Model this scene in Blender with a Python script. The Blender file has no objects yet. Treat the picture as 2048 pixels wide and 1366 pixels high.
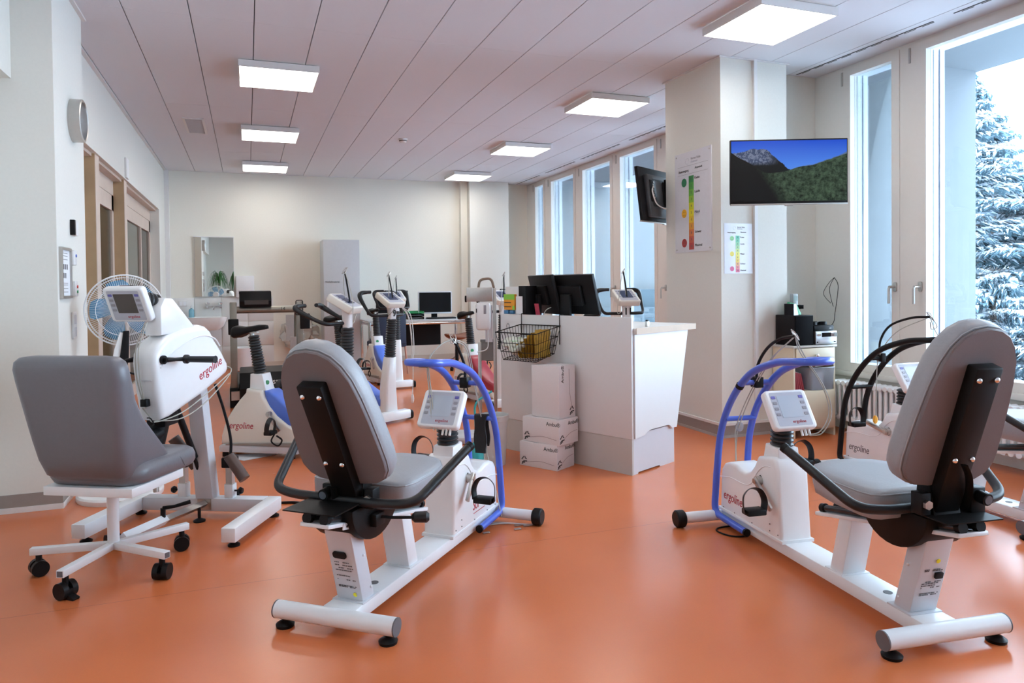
import bpy, bmesh, math, random
from mathutils import Vector, Matrix, noise
R = math.radians
random.seed(7)
S = bpy.context.scene
COL = S.collection

# ------------------------------------------------------------------ camera
cam_d = bpy.data.cameras.new('camera')
cam = bpy.data.objects.new('camera', cam_d); COL.objects.link(cam)
YAW, PIT, ROL, FPX, CY, CH = .35538, -.01778, -.011007, 1424.5, 598.3, 1.2
_F = Vector((math.sin(YAW)*math.cos(PIT), math.cos(YAW)*math.cos(PIT), math.sin(PIT)))
_r = Vector((math.cos(YAW), -math.sin(YAW), 0)); _u = _r.cross(_F)
_r2 = math.cos(ROL)*_r + math.sin(ROL)*_u
_u2 = -math.sin(ROL)*_r + math.cos(ROL)*_u
cam.matrix_world = Matrix(((_r2.x, _u2.x, -_F.x, 0), (_r2.y, _u2.y, -_F.y, 0), (_r2.z, _u2.z, -_F.z, CH), (0, 0, 0, 1)))
cam_d.sensor_width = 36; cam_d.sensor_fit = 'HORIZONTAL'
cam_d.lens = FPX/2048*36
cam_d.shift_y = -(683-CY)/2048
cam_d.clip_start = .05; cam_d.clip_end = 200
S.camera = cam

# ------------------------------------------------------------------ light
S.view_settings.view_transform = 'Standard'; S.view_settings.look = 'None'
S.view_settings.gamma = 1; S.view_settings.use_curve_mapping = False
S.view_settings.exposure = 0.40
LAMP_E = 8.6
w = bpy.data.worlds.new('overcast_sky'); S.world = w; w.use_nodes = True
nt = w.node_tree; bg = nt.nodes['Background']
tc = nt.nodes.new('ShaderNodeTexCoord'); sx = nt.nodes.new('ShaderNodeSeparateXYZ')
rp = nt.nodes.new('ShaderNodeValToRGB')
rp.color_ramp.elements[0].position = .45; rp.color_ramp.elements[0].color = (.55, .68, .85, 1)
rp.color_ramp.elements[1].position = .62; rp.color_ramp.elements[1].color = (.72, .86, 1, 1)
mp = nt.nodes.new('ShaderNodeMath'); mp.operation = 'MULTIPLY_ADD'; mp.inputs[1].default_value = .5; mp.inputs[2].default_value = .5
nt.links.new(tc.outputs['Generated'], sx.inputs[0]); nt.links.new(sx.outputs['Z'], mp.inputs[0])
nt.links.new(mp.outputs[0], rp.inputs[0]); nt.links.new(rp.outputs[0], bg.inputs['Color'])
bg.inputs['Strength'].default_value = 15.0
S.cycles.max_bounces = 7; S.cycles.diffuse_bounces = 4; S.cycles.glossy_bounces = 4
S.cycles.transparent_max_bounces = 16; S.cycles.transmission_bounces = 6
S.cycles.caustics_reflective = False; S.cycles.caustics_refractive = False
S.cycles.sample_clamp_indirect = 6
S.cycles.use_denoising = True
for (y0, y1) in ((-2.4, 4.55), (5.45, 11.5)):
    ld = bpy.data.lights.new('window_portal', 'AREA'); ld.shape = 'RECTANGLE'
    ld.size = 2.5; ld.size_y = y1-y0; ld.cycles.is_portal = True
    lo = bpy.data.objects.new('window_portal', ld); COL.objects.link(lo)
    lo.location = (4.76, (y0+y1)/2, 1.72); lo.rotation_euler = (0, R(90), 0)

# ------------------------------------------------------------------ materials
MAT = {}
def mat(name, col, rough=.5, metal=0., var=.04, scale=30., bump=0., spec=.5, coat=0., emit=None, alpha=1., trans=0.):
    if name in MAT: return MAT[name]
    m = bpy.data.materials.new(name); m.use_nodes = True; n = m.node_tree; b = n.nodes['Principled BSDF']
    b.inputs['Roughness'].default_value = rough; b.inputs['Metallic'].default_value = metal
    b.inputs['Specular IOR Level'].default_value = spec; b.inputs['Coat Weight'].default_value = coat
    b.inputs['Alpha'].default_value = alpha; b.inputs['Transmission Weight'].default_value = trans
    t = n.nodes.new('ShaderNodeTexCoord'); no = n.nodes.new('ShaderNodeTexNoise')
    no.inputs['Scale'].default_value = scale; no.inputs['Detail'].default_value = 3
    n.links.new(t.outputs['Object'], no.inputs['Vector'])
    mx = n.nodes.new('ShaderNodeMix'); mx.data_type = 'RGBA'
    mx.inputs[6].default_value = (*[max(0, c*(1-var)) for c in col], 1)
    mx.inputs[7].default_value = (*[min(1, c*(1+var)) for c in col], 1)
    n.links.new(no.outputs['Fac'], mx.inputs[0]); n.links.new(mx.outputs[2], b.inputs['Base Color'])
    if bump:
        bp = n.nodes.new('ShaderNodeBump'); bp.inputs['Strength'].default_value = bump; bp.inputs['Distance'].default_value = .002
        n.links.new(no.outputs['Fac'], bp.inputs['Height']); n.links.new(bp.outputs[0], b.inputs['Normal'])
    if emit:
        b.inputs['Emission Color'].default_value = (*emit[0], 1); b.inputs['Emission Strength'].default_value = emit[1]
    MAT[name] = m; return m

WALL = mat('wall_paint', (.74, .73, .67), .85, var=.03, scale=60, bump=.15)
WALLB = mat('wall_paint_back', (.82, .81, .73), .85, var=.03, scale=60, bump=.15)
CEIL = mat('ceiling_metal_panel', (.72, .73, .77), .7, var=.02, scale=200, bump=.05)
DARK = mat('dark_joint', (.03, .03, .03), .8)
TRIMW = mat('trim_white', (.75, .75, .74), .5)
BASEB = mat('baseboard_grey_brown', (.30, .265, .24), .5, var=.06)
WFRAME = mat('window_frame_cream', (.74, .71, .66), .38, var=.02)
WOOD = mat('oak_wood', (.47, .33, .19), .5, var=.12, scale=9)
WOODL = mat('oak_light', (.60, .49, .41), .5, var=.08, scale=9)
WHITE = mat('white_powder_coat', (.80, .82, .84), .32, var=.02)
WHITEP = mat('white_plastic', (.82, .83, .84), .28, var=.02, coat=.2)
IVORY = mat('ivory_plastic', (.78, .76, .69), .3, var=.02)
GREYW = mat('light_grey_paint', (.60, .62, .66), .35, var=.02)
STEEL = mat('stainless_steel', (.52, .50, .47), .35, 1.0, var=.06, scale=60)
CHROME = mat('chrome', (.8, .8, .8), .12, 1.0)
BLACK = mat('black_plastic', (.010, .010, .011), .42, spec=.15)
BLACKM = mat('black_matte_steel', (.008, .007, .007), .42, spec=.15)
RUBBER = mat('black_rubber_foam', (.012, .013, .015), .42, bump=.1, scale=150, spec=.35)
BELLOW = mat('bellows_rubber', (.035, .038, .042), .38, spec=.4)
BLUE = mat('blue_powder_coat', (.055, .13, .62), .3, coat=.3)
BLUEP = mat('blue_plastic_shell', (.09, .19, .68), .35)
REDP = mat('red_plastic_shell', (.38, .03, .05), .35)
LEATH = mat('grey_vinyl', (.31, .32, .34), .42, var=.05, scale=120, bump=.25)
LEATHR = mat('grey_vinyl_rear_shell', (.16, .14, .145), .55, var=.05, scale=200, bump=.1)
OFFICE = mat('grey_office_vinyl', (.145, .14, .155), .36, var=.05, scale=60, bump=.3)
SCRG = mat('lcd_grey_screen', (.52, .57, .64), .2, var=.05, scale=4)
SCRB = mat('lcd_brown_screen', (.07, .055, .045), .15)
SCRN = mat('lcd_navy_screen', (.04, .06, .12), .12, var=.4, scale=30)
PANELG = mat('panel_grey_foil', (.50, .51, .57), .35)
PANELD = mat('panel_dark_grey_foil', (.30, .29, .32), .35)
KEYB = mat('violet_key', (.14, .13, .42), .4)
REDT = mat('red_lettering', (.42, .02, .04), .5)
GREYT = mat('grey_lettering', (.12, .12, .13), .5)
BLKT = mat('black_lettering', (.01, .01, .01), .6)
CARD = mat('white_cardboard', (.72, .68, .68), .75, var=.03, scale=80)
CARDL = mat('brown_print', (.16, .07, .08), .7)
LAMIN = mat('white_laminate', (.70, .71, .71), .42, var=.015)
LAMING = mat('grey_laminate', (.52, .50, .47), .5, var=.02)
CREAM = mat('cream_laminate', (.74, .66, .49), .5, var=.02)
CABLE = mat('grey_beige_cable', (.42, .41, .36), .5)
CABLEW = mat('white_cable', (.75, .74, .72), .5)
PAPER = mat('paper', (.82, .84, .87), .55, var=.01)
NAVY = mat('navy_fabric', (.01, .018, .045), .7, bump=.3, scale=300)
SCREENOFF = mat('screen_off', (.006, .007, .009), .12, spec=.2)
GREEN = mat('green_plastic', (.03, .33, .12), .4)
TEAL = mat('teal_plastic', (.03, .38, .40), .35)
ORANGE = mat('orange_print', (.85, .36, .03), .5)
GREENP = mat('lime_print', (.25, .60, .06), .5)
YELLOW = mat('yellow_packet', (.42, .25, .03), .3, var=.75, scale=26, bump=.9)
FILMW = mat('clear_wrap', (.70, .74, .66), .25, var=.2, scale=30, bump=.8)
BROWNL = mat('brown_leather', (.18, .06, .03), .4)
TILE = mat('white_tile', (.74, .74, .72), .2, var=.02, scale=3)
CERAM = mat('white_ceramic', (.82, .82, .80), .12)
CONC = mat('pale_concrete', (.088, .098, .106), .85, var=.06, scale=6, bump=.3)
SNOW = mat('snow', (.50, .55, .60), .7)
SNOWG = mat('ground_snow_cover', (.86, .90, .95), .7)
NEEDLE = mat('fir_needles', (.075, .135, .165), .8, var=.5, scale=2)
BARK = mat('bark', (.10, .08, .07), .9)
LEAF = mat('green_leaf', (.05, .16, .045), .45, var=.4, scale=6)
POT = mat('pot_glaze', (.5, .48, .45), .4)
CLEAR = None
def glassy(name, tint, refl=.9, rough=0.0, dens=0.0, minr=0.0):
    m = bpy.data.materials.new(name); m.use_nodes = True; n = m.node_tree; n.nodes.clear()
    o = n.nodes.new('ShaderNodeOutputMaterial'); t = n.nodes.new('ShaderNodeBsdfTransparent'); g = n.nodes.new('ShaderNodeBsdfGlossy')
    g.inputs['Roughness'].default_value = rough; t.inputs['Color'].default_value = (*tint, 1)
    f = n.nodes.new('ShaderNodeFresnel'); f.inputs['IOR'].default_value = 1.45
    a = n.nodes.new('ShaderNodeMath'); a.operation = 'MULTIPLY_ADD'; a.inputs[1].default_value = refl; a.inputs[2].default_value = minr
    n.links.new(f.outputs[0], a.inputs[0])
    mx = n.nodes.new('ShaderNodeMixShader'); n.links.new(a.outputs[0], mx.inputs[0])
    n.links.new(t.outputs[0], mx.inputs[1]); n.links.new(g.outputs[0], mx.inputs[2])
    last = mx
    if dens:
        d = n.nodes.new('ShaderNodeBsdfDiffuse'); d.inputs['Color'].default_value = (*tint, 1)
        m2 = n.nodes.new('ShaderNodeMixShader'); m2.inputs[0].default_value = dens
        n.links.new(mx.outputs[0], m2.inputs[1]); n.links.new(d.outputs[0], m2.inputs[2]); last = m2
    n.links.new(last.outputs[0], o.inputs[0]); MAT[name] = m; return m
GLASS = glassy('window_glass', (.90, .95, .98), refl=.7)
GLASSI = glassy('interior_glass', (.80, .84, .78), minr=.03)
BINPL = glassy('clear_bin_plastic', (.82, .86, .94), dens=.28, rough=.15)
FANBL = glassy('translucent_blue_blade', (.16, .42, .68), dens=.45, rough=.1)
BAGPL = glassy('clear_bag_film', (.86, .86, .82), dens=.4, rough=.25, minr=.06)
MIRR = mat('mirror_silver', (.86, .88, .84), .01, 1.0, var=0)
MIRR.node_tree.nodes['Principled BSDF'].inputs['Roughness'].default_value = .005

def floor_mat():
    m = bpy.data.materials.new('orange_linoleum'); m.use_nodes = True; n = m.node_tree; b = n.nodes['Principled BSDF']
    t = n.nodes.new('ShaderNodeTexCoord')
    n1 = n.nodes.new('ShaderNodeTexNoise'); n1.inputs['Scale'].default_value = 1.6; n1.inputs['Detail'].default_value = 5
    n2 = n.nodes.new('ShaderNodeTexNoise'); n2.inputs['Scale'].default_value = 160; n2.inputs['Detail'].default_value = 3
    n.links.new(t.outputs['Object'], n1.inputs[0]); n.links.new(t.outputs['Object'], n2.inputs[0])
    r1 = n.nodes.new('ShaderNodeMix'); r1.data_type = 'RGBA'
    r1.inputs[6].default_value = (.60, .150, .050, 1); r1.inputs[7].default_value = (.68, .195, .070, 1)
    n.links.new(n1.outputs['Fac'], r1.inputs[0])
    r2 = n.nodes.new('ShaderNodeMix'); r2.data_type = 'RGBA'; r2.blend_type = 'MULTIPLY'; r2.inputs[0].default_value = .35
    n.links.new(r1.outputs[2], r2.inputs[6]); n.links.new(n2.outputs['Color'], r2.inputs[7])
    rr = n.nodes.new('ShaderNodeMix'); rr.data_type = 'RGBA'; rr.inputs[0].default_value = .75
    n.links.new(r2.outputs[2], rr.inputs[6]); n.links.new(r1.outputs[2], rr.inputs[7])
    # welded sheet seams: one every 1.97 m
    s = n.nodes.new('ShaderNodeSeparateXYZ'); n.links.new(t.outputs['Object'], s.inputs[0])
    a = n.nodes.new('ShaderNodeMath'); a.operation = 'ADD'; a.inputs[1].default_value = -3.09+1.97*5
    md = n.nodes.new('ShaderNodeMath'); md.operation = 'MODULO'; md.inputs[1].default_value = 1.97
    lt = n.nodes.new('ShaderNodeMath'); lt.operation = 'LESS_THAN'; lt.inputs[1].default_value = .0028
    n.links.new(s.outputs['Y'], a.inputs[0]); n.links.new(a.outputs[0], md.inputs[0]); n.links.new(md.outputs[0], lt.inputs[0])
    sm = n.nodes.new('ShaderNodeMix'); sm.data_type = 'RGBA'; sm.inputs[7].default_value = (.32, .10, .05, 1)
    n.links.new(lt.outputs[0], sm.inputs[0]); n.links.new(rr.outputs[2], sm.inputs[6])
    n.links.new(sm.outputs[2], b.inputs['Base Color'])
    b.inputs['Specular IOR Level'].default_value = .5
    mr = n.nodes.new('ShaderNodeMapRange'); mr.inputs['To Min'].default_value = .21; mr.inputs['To Max'].default_value = .30
    n.links.new(n1.outputs['Fac'], mr.inputs['Value']); n.links.new(mr.outputs[0], b.inputs['Roughness'])
    bp = n.nodes.new('ShaderNodeBump'); bp.inputs['Strength'].default_value = .06; bp.inputs['Distance'].default_value = .002
    n.links.new(n2.outputs['Fac'], bp.inputs['Height']); n.links.new(bp.outputs[0], b.inputs['Normal'])
    return m
FLOORM = floor_mat()

# ------------------------------------------------------------------ mesh helpers
def NB(): return bmesh.new()
def frame(o, xd, zd):
    """matrix with local x along xd, local z along zd (made orthogonal), origin o"""
    z = Vector(zd).normalized(); x = Vector(xd); x = (x-x.dot(z)*z).normalized(); y = z.cross(x)
    return Matrix(((x.x, y.x, z.x, o[0]), (x.y, y.y, z.y, o[1]), (x.z, y.z, z.z, o[2]), (0, 0, 0, 1)))
def box(bm, c, s, M=None, bev=0, seg=2):
    g = bmesh.ops.create_cube(bm, size=1)['verts']
    bmesh.ops.scale(bm, vec=s, verts=g); bmesh.ops.translate(bm, vec=c, verts=g)
    if M is not None: bmesh.ops.transform(bm, matrix=M, verts=g)
    if bev:
        es = list({e for v in g for e in v.link_edges})
        bmesh.ops.bevel(bm, geom=es, offset=bev, segments=seg, profile=.5, affect='EDGES')
    return bm
def bx(bm, x0, x1, y0, y1, z0, z1, bev=0):
    return box(bm, ((x0+x1)/2, (y0+y1)/2, (z0+z1)/2), (abs(x1-x0), abs(y1-y0), abs(z1-z0)), bev=bev)
def cyl(bm, p0, p1, r, r2=None, n=16, cap=True):
    p0, p1 = Vector(p0), Vector(p1); d = p1-p0; L = d.length
    g = bmesh.ops.create_cone(bm, cap_ends=cap, segments=n, radius1=r, radius2=r if r2 is None else r2, depth=L)['verts']
    q = d.to_track_quat('Z', 'Y').to_matrix().to_4x4(); q.translation = (p0+p1)/2
    bmesh.ops.transform(bm, matrix=q, verts=g); return bm
def sph(bm, c, r, sc=(1, 1, 1), n=16, M=None):
    g = bmesh.ops.create_uvsphere(bm, u_segments=n, v_segments=max(6, n//2), radius=r)['verts']
    bmesh.ops.scale(bm, vec=sc, verts=g)
    if M is not None: bmesh.ops.transform(bm, matrix=M, verts=g)
    bmesh.ops.translate(bm, vec=c, verts=g); return bm
def smooth_path(pts, k=6, closed=False):
    P = [Vector(p) for p in pts]; n = len(P); out = []
    if n < 3: return P
    rng = range(n if closed else n-1)
    for i in rng:
        p1, p2 = P[i], P[(i+1) % n]
        p0 = P[(i-1) % n] if (closed or i > 0) else p1*2-p2
        p3 = P[(i+2) % n] if (closed or i < n-2) else p2*2-p1
        for j in range(k):
            t = j/k
            out.append(.5*((2*p1)+(-p0+p2)*t+(2*p0-5*p1+4*p2-p3)*t*t+(-p0+3*p1-3*p2+p3)*t**3))
    if not closed: out.append(P[-1])
    return out
def fillet(pts, rad, k=5):
    """polyline with rounded corners"""
    P = [Vector(p) for p in pts]; out = [P[0]]
    for i in range(1, len(P)-1):
        a, b, c = P[i-1], P[i], P[i+1]
        r1 = min(rad, (a-b).length*.48, (c-b).length*.48)
        s, e = b+(a-b).normalized()*r1, b+(c-b).normalized()*r1
        for j in range(k+1):
            t = j/k; out.append((1-t)**2*s+2*t*(1-t)*b+t*t*e)
    out.append(P[-1]); return out
def tube(bm, pts, r, n=10, closed=False, cap=True, rad=None, flat=None):
    P = [Vector(p) for p in pts]; N = len(P)
    up = Vector((0, 0, 1)); rings = []; prev = None
    for i in range(N):
        if closed: t = (P[(i+1) % N]-P[i-1]).normalized()
        else: t = (P[min(i+1, N-1)]-P[max(i-1, 0)]).normalized()
        if prev is None:
            a = up.cross(t)
            if a.length < .1: a = Vector((1, 0, 0)).cross(t)
            a.normalize()
        else:
            a = prev-prev.dot(t)*t; a.normalize()
        b = t.cross(a); prev = a
        rr = rad[i] if rad else r
        ring = []
        for k in range(n):
            th = 2*math.pi*k/n
            ca, sa = math.cos(th), math.sin(th)
            if flat: ring.append(bm.verts.new(P[i]+a*ca*rr*flat[0]+b*sa*rr*flat[1]))
            else: ring.append(bm.verts.new(P[i]+(a*ca+b*sa)*rr))
        rings.append(ring)
    for i in range(N if closed else N-1):
        A, B = rings[i], rings[(i+1) % N]
        for k in range(n): bm.faces.new((A[k], A[(k+1) % n], B[(k+1) % n], B[k]))
    if cap and not closed:
        bm.faces.new(rings[0][::-1]); bm.faces.new(rings[-1])
    return bm
def prism(bm, poly, h0, h1, M=None, bev=0, seg=2):
    """poly in local xy, extruded h0..h1 along local z"""
    vb = [bm.verts.new((p[0], p[1], h0)) for p in poly]; vt = [bm.verts.new((p[0], p[1], h1)) for p in poly]
    n = len(poly); fs = []
    fs.append(bm.faces.new(vb[::-1])); fs.append(bm.faces.new(vt))
    for i in range(n): fs.append(bm.faces.new((vb[i], vb[(i+1) % n], vt[(i+1) % n], vt[i])))
    if M is not None: bmesh.ops.transform(bm, matrix=M, verts=vb+vt)
    if bev:
        es = list({e for f in fs[:2] for e in f.edges})
        bmesh.ops.bevel(bm, geom=es, offset=bev, segments=seg, profile=.5, affect='EDGES')
    return bm
def side(o=(0, 0, 0)):
    """prism frame: local x -> u(x), local y -> z, local z -> -y (thickness about y)"""
    return Matrix(((1, 0, 0, o[0]), (0, 0, -1, o[1]), (0, 1, 0, o[2]), (0, 0, 0, 1)))
def lathe(bm, prof, c=(0, 0, 0), n=24, M=None, close=False):
    rings = []
    for (r, z) in prof:
        if r < 1e-6: rings.append([bm.verts.new((0, 0, z))])
        else: rings.append([bm.verts.new((r*math.cos(2*math.pi*k/n), r*math.sin(2*math.pi*k/n), z)) for k in range(n)])
    for i in range(len(rings)-1):
        A, B = rings[i], rings[i+1]
        for k in range(n):
            if len(A) == 1 and len(B) == 1: continue
            if len(A) == 1: bm.faces.new((A[0], B[k], B[(k+1) % n]))
            elif len(B) == 1: bm.faces.new((A[k], A[(k+1) % n], B[0]))
            else: bm.faces.new((A[k], A[(k+1) % n], B[(k+1) % n], B[k]))
    vs = [v for r_ in rings for v in r_]
    if M is not None: bmesh.ops.transform(bm, matrix=M, verts=vs)
    bmesh.ops.translate(bm, vec=c, verts=vs); return bm
def loft(bm, sections, cap=True):
    rs = [[bm.verts.new(p) for p in s] for s in sections]; n = len(rs[0])
    for i in range(len(rs)-1):
        for k in range(n): bm.faces.new((rs[i][k], rs[i][(k+1) % n], rs[i+1][(k+1) % n], rs[i+1][k]))
    if cap: bm.faces.new(rs[0][::-1]); bm.faces.new(rs[-1])
    return bm
def rrect(w, h, r, k=4, cx=0, cy=0):
    out = []
    for (sx_, sy_, a0) in ((1, 1, 0), (-1, 1, 90), (-1, -1, 180), (1, -1, 270)):
        for j in range(k+1):
            a = R(a0+90*j/k); out.append((cx+sx_*(w/2-r)+r*math.cos(a), cy+sy_*(h/2-r)+r*math.sin(a)))
    return out
def ob(name, bm, m, parent=None, label=None, ang=35, flat=False):
    me = bpy.data.meshes.new(name)
    bmesh.ops.recalc_face_normals(bm, faces=bm.faces[:])
    bm.to_mesh(me); bm.free(); me.materials.append(m)
    if not flat:
        me.polygons.foreach_set('use_smooth', [True]*len(me.polygons)); me.set_sharp_from_angle(angle=R(ang))
    o = bpy.data.objects.new(name, me); COL.objects.link(o)
    if parent is not None: o.parent = parent
    if label: o['label'] = label
    return o
def thing(name, label, cat, loc=(0, 0, 0), rz=0, group=None):
    o = bpy.data.objects.new(name, None); COL.objects.link(o)
    o.location = loc; o.rotation_euler = (0, 0, rz); o.empty_display_size = .1
    o['label'] = label; o['category'] = cat
    if group: o['group'] = group
    return o
def tag(o, label, cat, group=None):
    o['label'] = label; o['category'] = cat
    if group: o['group'] = group
    return o
def struct(name, bm, m, parent=None, flat=False, ang=35):
    o = ob(name, bm, m, parent, flat=flat, ang=ang)
    if parent is None: o['kind'] = 'structure'
    return o
def sempty(name, loc=(0, 0, 0)):
    o = bpy.data.objects.new(name, None); COL.objects.link(o); o.location = loc; o['kind'] = 'structure'; o.empty_display_size = .1
    return o
def inst(src, loc, parent=None, rot=None, scale=None, name=None):
    c = src.copy(); COL.objects.link(c); c.location = loc
    if parent is not None: c.parent = parent
    if rot is not None: c.rotation_euler = rot
    if scale is not None: c.scale = scale
    return c
def text(name, s, size, m, parent, origin, xd, yd, shear=0, ext=.0006, align='CENTER', squash=1, bold=0):
    cu = bpy.data.curves.new('t', 'FONT'); cu.body = s; cu.size = size; cu.extrude = ext; cu.shear = shear
    cu.align_x = align; cu.align_y = 'CENTER'; cu.resolution_u = 3; cu.offset = bold
    to = bpy.data.objects.new('t', cu); me = bpy.data.meshes.new_from_object(to)
    bpy.data.objects.remove(to); bpy.data.curves.remove(cu)
    x = Vector(xd).normalized(); y = Vector(yd); y = (y-y.dot(x)*x).normalized(); z = x.cross(y)
    M = Matrix(((x.x*squash, y.x, z.x, origin[0]), (x.y*squash, y.y, z.y, origin[1]), (x.z*squash, y.z, z.z, origin[2]), (0, 0, 0, 1)))
    me.transform(M); me.materials.clear(); me.materials.append(m); me.name = name
    o = bpy.data.objects.new(name, me); COL.objects.link(o); o.parent = parent
    return o

# ================================================================== STRUCTURE
XL, XR, YB, YF, ZC = -1.12, 4.6, 11.6, -2.6, 2.963
struct('floor', bx(NB(), -2.2, 4.75, YF, YB, -.06, 0), FLOORM, flat=True)
ceil = struct('ceiling', bx(NB(), -2.2, 4.75, YF, YB, ZC+.03, ZC+.12), DARK, flat=True)
pw = .386
cuts = [YF, .4, 2.65, 5.03, 7.42, 9.8, YB]
proto = {}
for k in range(-6, 13):
    x0 = .07+pw*k; x1 = x0+pw
    if x1 > XR+.15: x1 = XR+.15
    for j in range(len(cuts)-1):
        y0, y1 = cuts[j], cuts[j+1]; key = (round(x1-x0, 3), j)
        if key not in proto:
            b = NB(); box(b, (0, 0, 0), (x1-x0-.006, y1-y0-.0015, .026), bev=.0015, seg=1)
            p = ob('ceiling_panel', b, CEIL, ceil, flat=True); proto[key] = p; p.location = ((x0+x1)/2, (y0+y1)/2, ZC+.0135)
        else: inst(proto[key], ((x0+x1)/2, (y0+y1)/2, ZC+.0135), ceil)
# slot diffusers along the window edge
for (y0, y1) in ((3.55, 4.83), (2.2, 3.4), (.8, 2.0), (10.5, 11.5), (9.2, 10.25), (7.9, 9.0), (6.6, 7.65)):
    b = NB(); bx(b, 4.375, 4.387, y0, y1, ZC-.0015, ZC+.004)
    if y0 > 1: 
        n = 9
        for i in range(n):
            ya = y0+(y1-y0)*i/n; bx(b, 4.398, 4.404, ya+.01, ya+(y1-y0)/n-.04, ZC-.0012, ZC+.004)
    ob('air_slot', b, DARK, ceil, flat=True)

struct('wall_back', bx(NB(), -2.2, 4.8, YB, YB+.15, 0, ZC+.1), WALLB)
struct('wall_front', bx(NB(), -2.2, 4.8, YF-.15, YF, 0, ZC+.1), WALL)
# left: lintel over the oak doors, the recess behind it, the corner block
struct('wall_left', bx(NB(), -2.2, XL, 10.86, YB, 0, ZC+.03), WALL)
b = NB(); bx(b, -2.2, XL, 5.0, 10.86, 2.31, ZC+.03); struct('wall_left_lintel', b, WALL)
struct('wall_left_near', bx(NB(), -1.45, -1.275, YF, 4.7, 0, ZC+.03), WALL)
struct('wall_left_beam', bx(NB(), -1.28, -1.175, YF, 4.55, 2.35, ZC+.03), WALL)
# left pillar with the clock
pl = struct('wall_pillar_left', bx(NB(), -1.4, -.98, 4.55, 5.30, 0, ZC), WALL)
b = NB(); bx(b, -1.30, -.976, 4.546, 5.304, .03, .10); struct('baseboard_left', b, BASEB)
b = NB(); bx(b, -1.30, -.972, 4.541, 5.308, 0, .03); struct('baseboard_left_foot', b, TRIMW)
b = NB(); bx(b, -.98, -.955, 2.6, 5.33, ZC-.012, ZC); bx(b, -1.12, -1.09, 5.31, YB, ZC-.012, ZC)
struct('trim_1', b, TRIMW)
b = NB(); bx(b, -1.13, -1.06, 11.54, YB, 0, ZC); struct('trim_2', b, TRIMW)
# TV column and panel beside it
tvc = struct('wall_column', bx(NB(), 3.45, 4.085, 4.62, 5.39, 0, ZC), WALL)
b = NB(); bx(b, 4.085, XR+.1, 4.86, 5.30, 0, ZC); struct('wall_column_return', b, WALL)
b = NB(); bx(b, 3.755, 3.785, 4.600, 4.625, .12, ZC); struct('trim_3', b, TRIMW)
b = NB()
bx(b, 3.436, 4.097, 4.606, 5.40, .095, .115); struct('baseboard_column_cap', b, TRIMW)
b = NB(); bx(b, 3.440, 4.093, 4.611, 5.396, .02, .095); struct('baseboard_column', b, BASEB)
b = NB(); bx(b, 3.434, 4.097, 4.603, 5.40, 0, .02); struct('baseboard_column_foot', b, mat('baseboard_grey', (.40, .38, .37), .5))
b = NB(); bx(b, 3.432, 4.105, 4.602, 5.41, ZC-.010, ZC-.001); struct('trim_4', b, TRIMW)
# back pilaster, duct
struct('wall_pilaster', bx(NB(), 3.49, 4.18, 11.38, YB, 0, ZC), WALL)
struct('trim_5', bx(NB(), 3.37, 3.485, 11.50, YB, 0, ZC), WALLB)
b = NB(); bx(b, -1.12, 4.6, YB-.015, YB, .0, .085); struct('baseboard_back', b, mat('baseboard_cream', (.66, .62, .54), .5))
# floor-to-ceiling reveal left of the oak doors
struct('wall_corridor', bx(NB(), -2.25, -2.15, 5.0, 11.0, 0, 2.6), mat('corridor_wall', (.62, .66, .60), .8))

# ---- oak door partition
dp = -1.235
def oak_post(n_, y0, y1, x1):
    b = NB(); bx(b, -1.36, x1, y0, y1, 0, 2.31); o = struct('trim_%d' % n_, b, WOOD)
    b = NB(); bx(b, x1-.002, x1+.004, y0+.002, y1-.002, 0, 2.308); ob('oak_edge', b, WOODL, o)
oak_post(6, 6.57, 6.74, -1.14); oak_post(7, 8.03, 8.19, -1.142)
oak_post(10, 5.30, 5.5, -1.14)
b = NB(); bx(b, -1.40, -1.16, 5.3, 10.86, 2.285, 2.312); struct('trim_8', b, WOODL)
def leaf_door(nm, y0, y1, splits, top):
    d = sempty(nm, (dp, (y0+y1)/2, 0))
    o = -(y0+y1)/2
    b = NB(); t = .04
    st = .10
    bx(b, -t, 0, y0+o, y0+st+o, 0, top); bx(b, -t, 0, y1-st+o, y1+o, 0, top)
    bx(b, -t, 0, y0+o, y1+o, top-.15, top); bx(b, -t, 0, y0+o, y1+o, 0, .14)
    ob('door_frame', b, WOODL, d)
    for s in splits:
        b = NB(); bx(b, -t, .002, s-.03+o, s+.03+o, .14, top-.15); ob('mullion', b, WOODL, d)
    b = NB(); bx(b, -t*.6, -t*.45, y0+st+o, y1-st+o, .14, top-.15); ob('pane', b, GLASSI, d)
    if top < 2.25:
        pass
    b = NB(); bx(b, -t, 0, y0+o, y1+o, top+.004, 2.285); ob('top_rail', b, WOODL, d)
    return d
d1 = leaf_door('door_1', 6.74, 8.03, [], 2.14)
leaf_door('door_2', 8.19, 10.86, [8.78, 9.95], 2.14)
leaf_door('door_3', 5.5, 6.57, [], 2.14)
b = NB(); bx(b, -1.60, -1.58, 6.3, 10.5, .3, 1.5); struct('wall_frosted_screen', b, mat('frosted_film', (.58, .66, .60), .6))
# exit-light stub on the lintel
b = NB(); bx(b, -1.12, -1.10, 7.95, 8.10, 2.32, 2.52, bev=.004); tag(ob('sensor_box', b, TRIMW), 'small white box high on the wall above the oak door frames', 'sensor')

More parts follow.
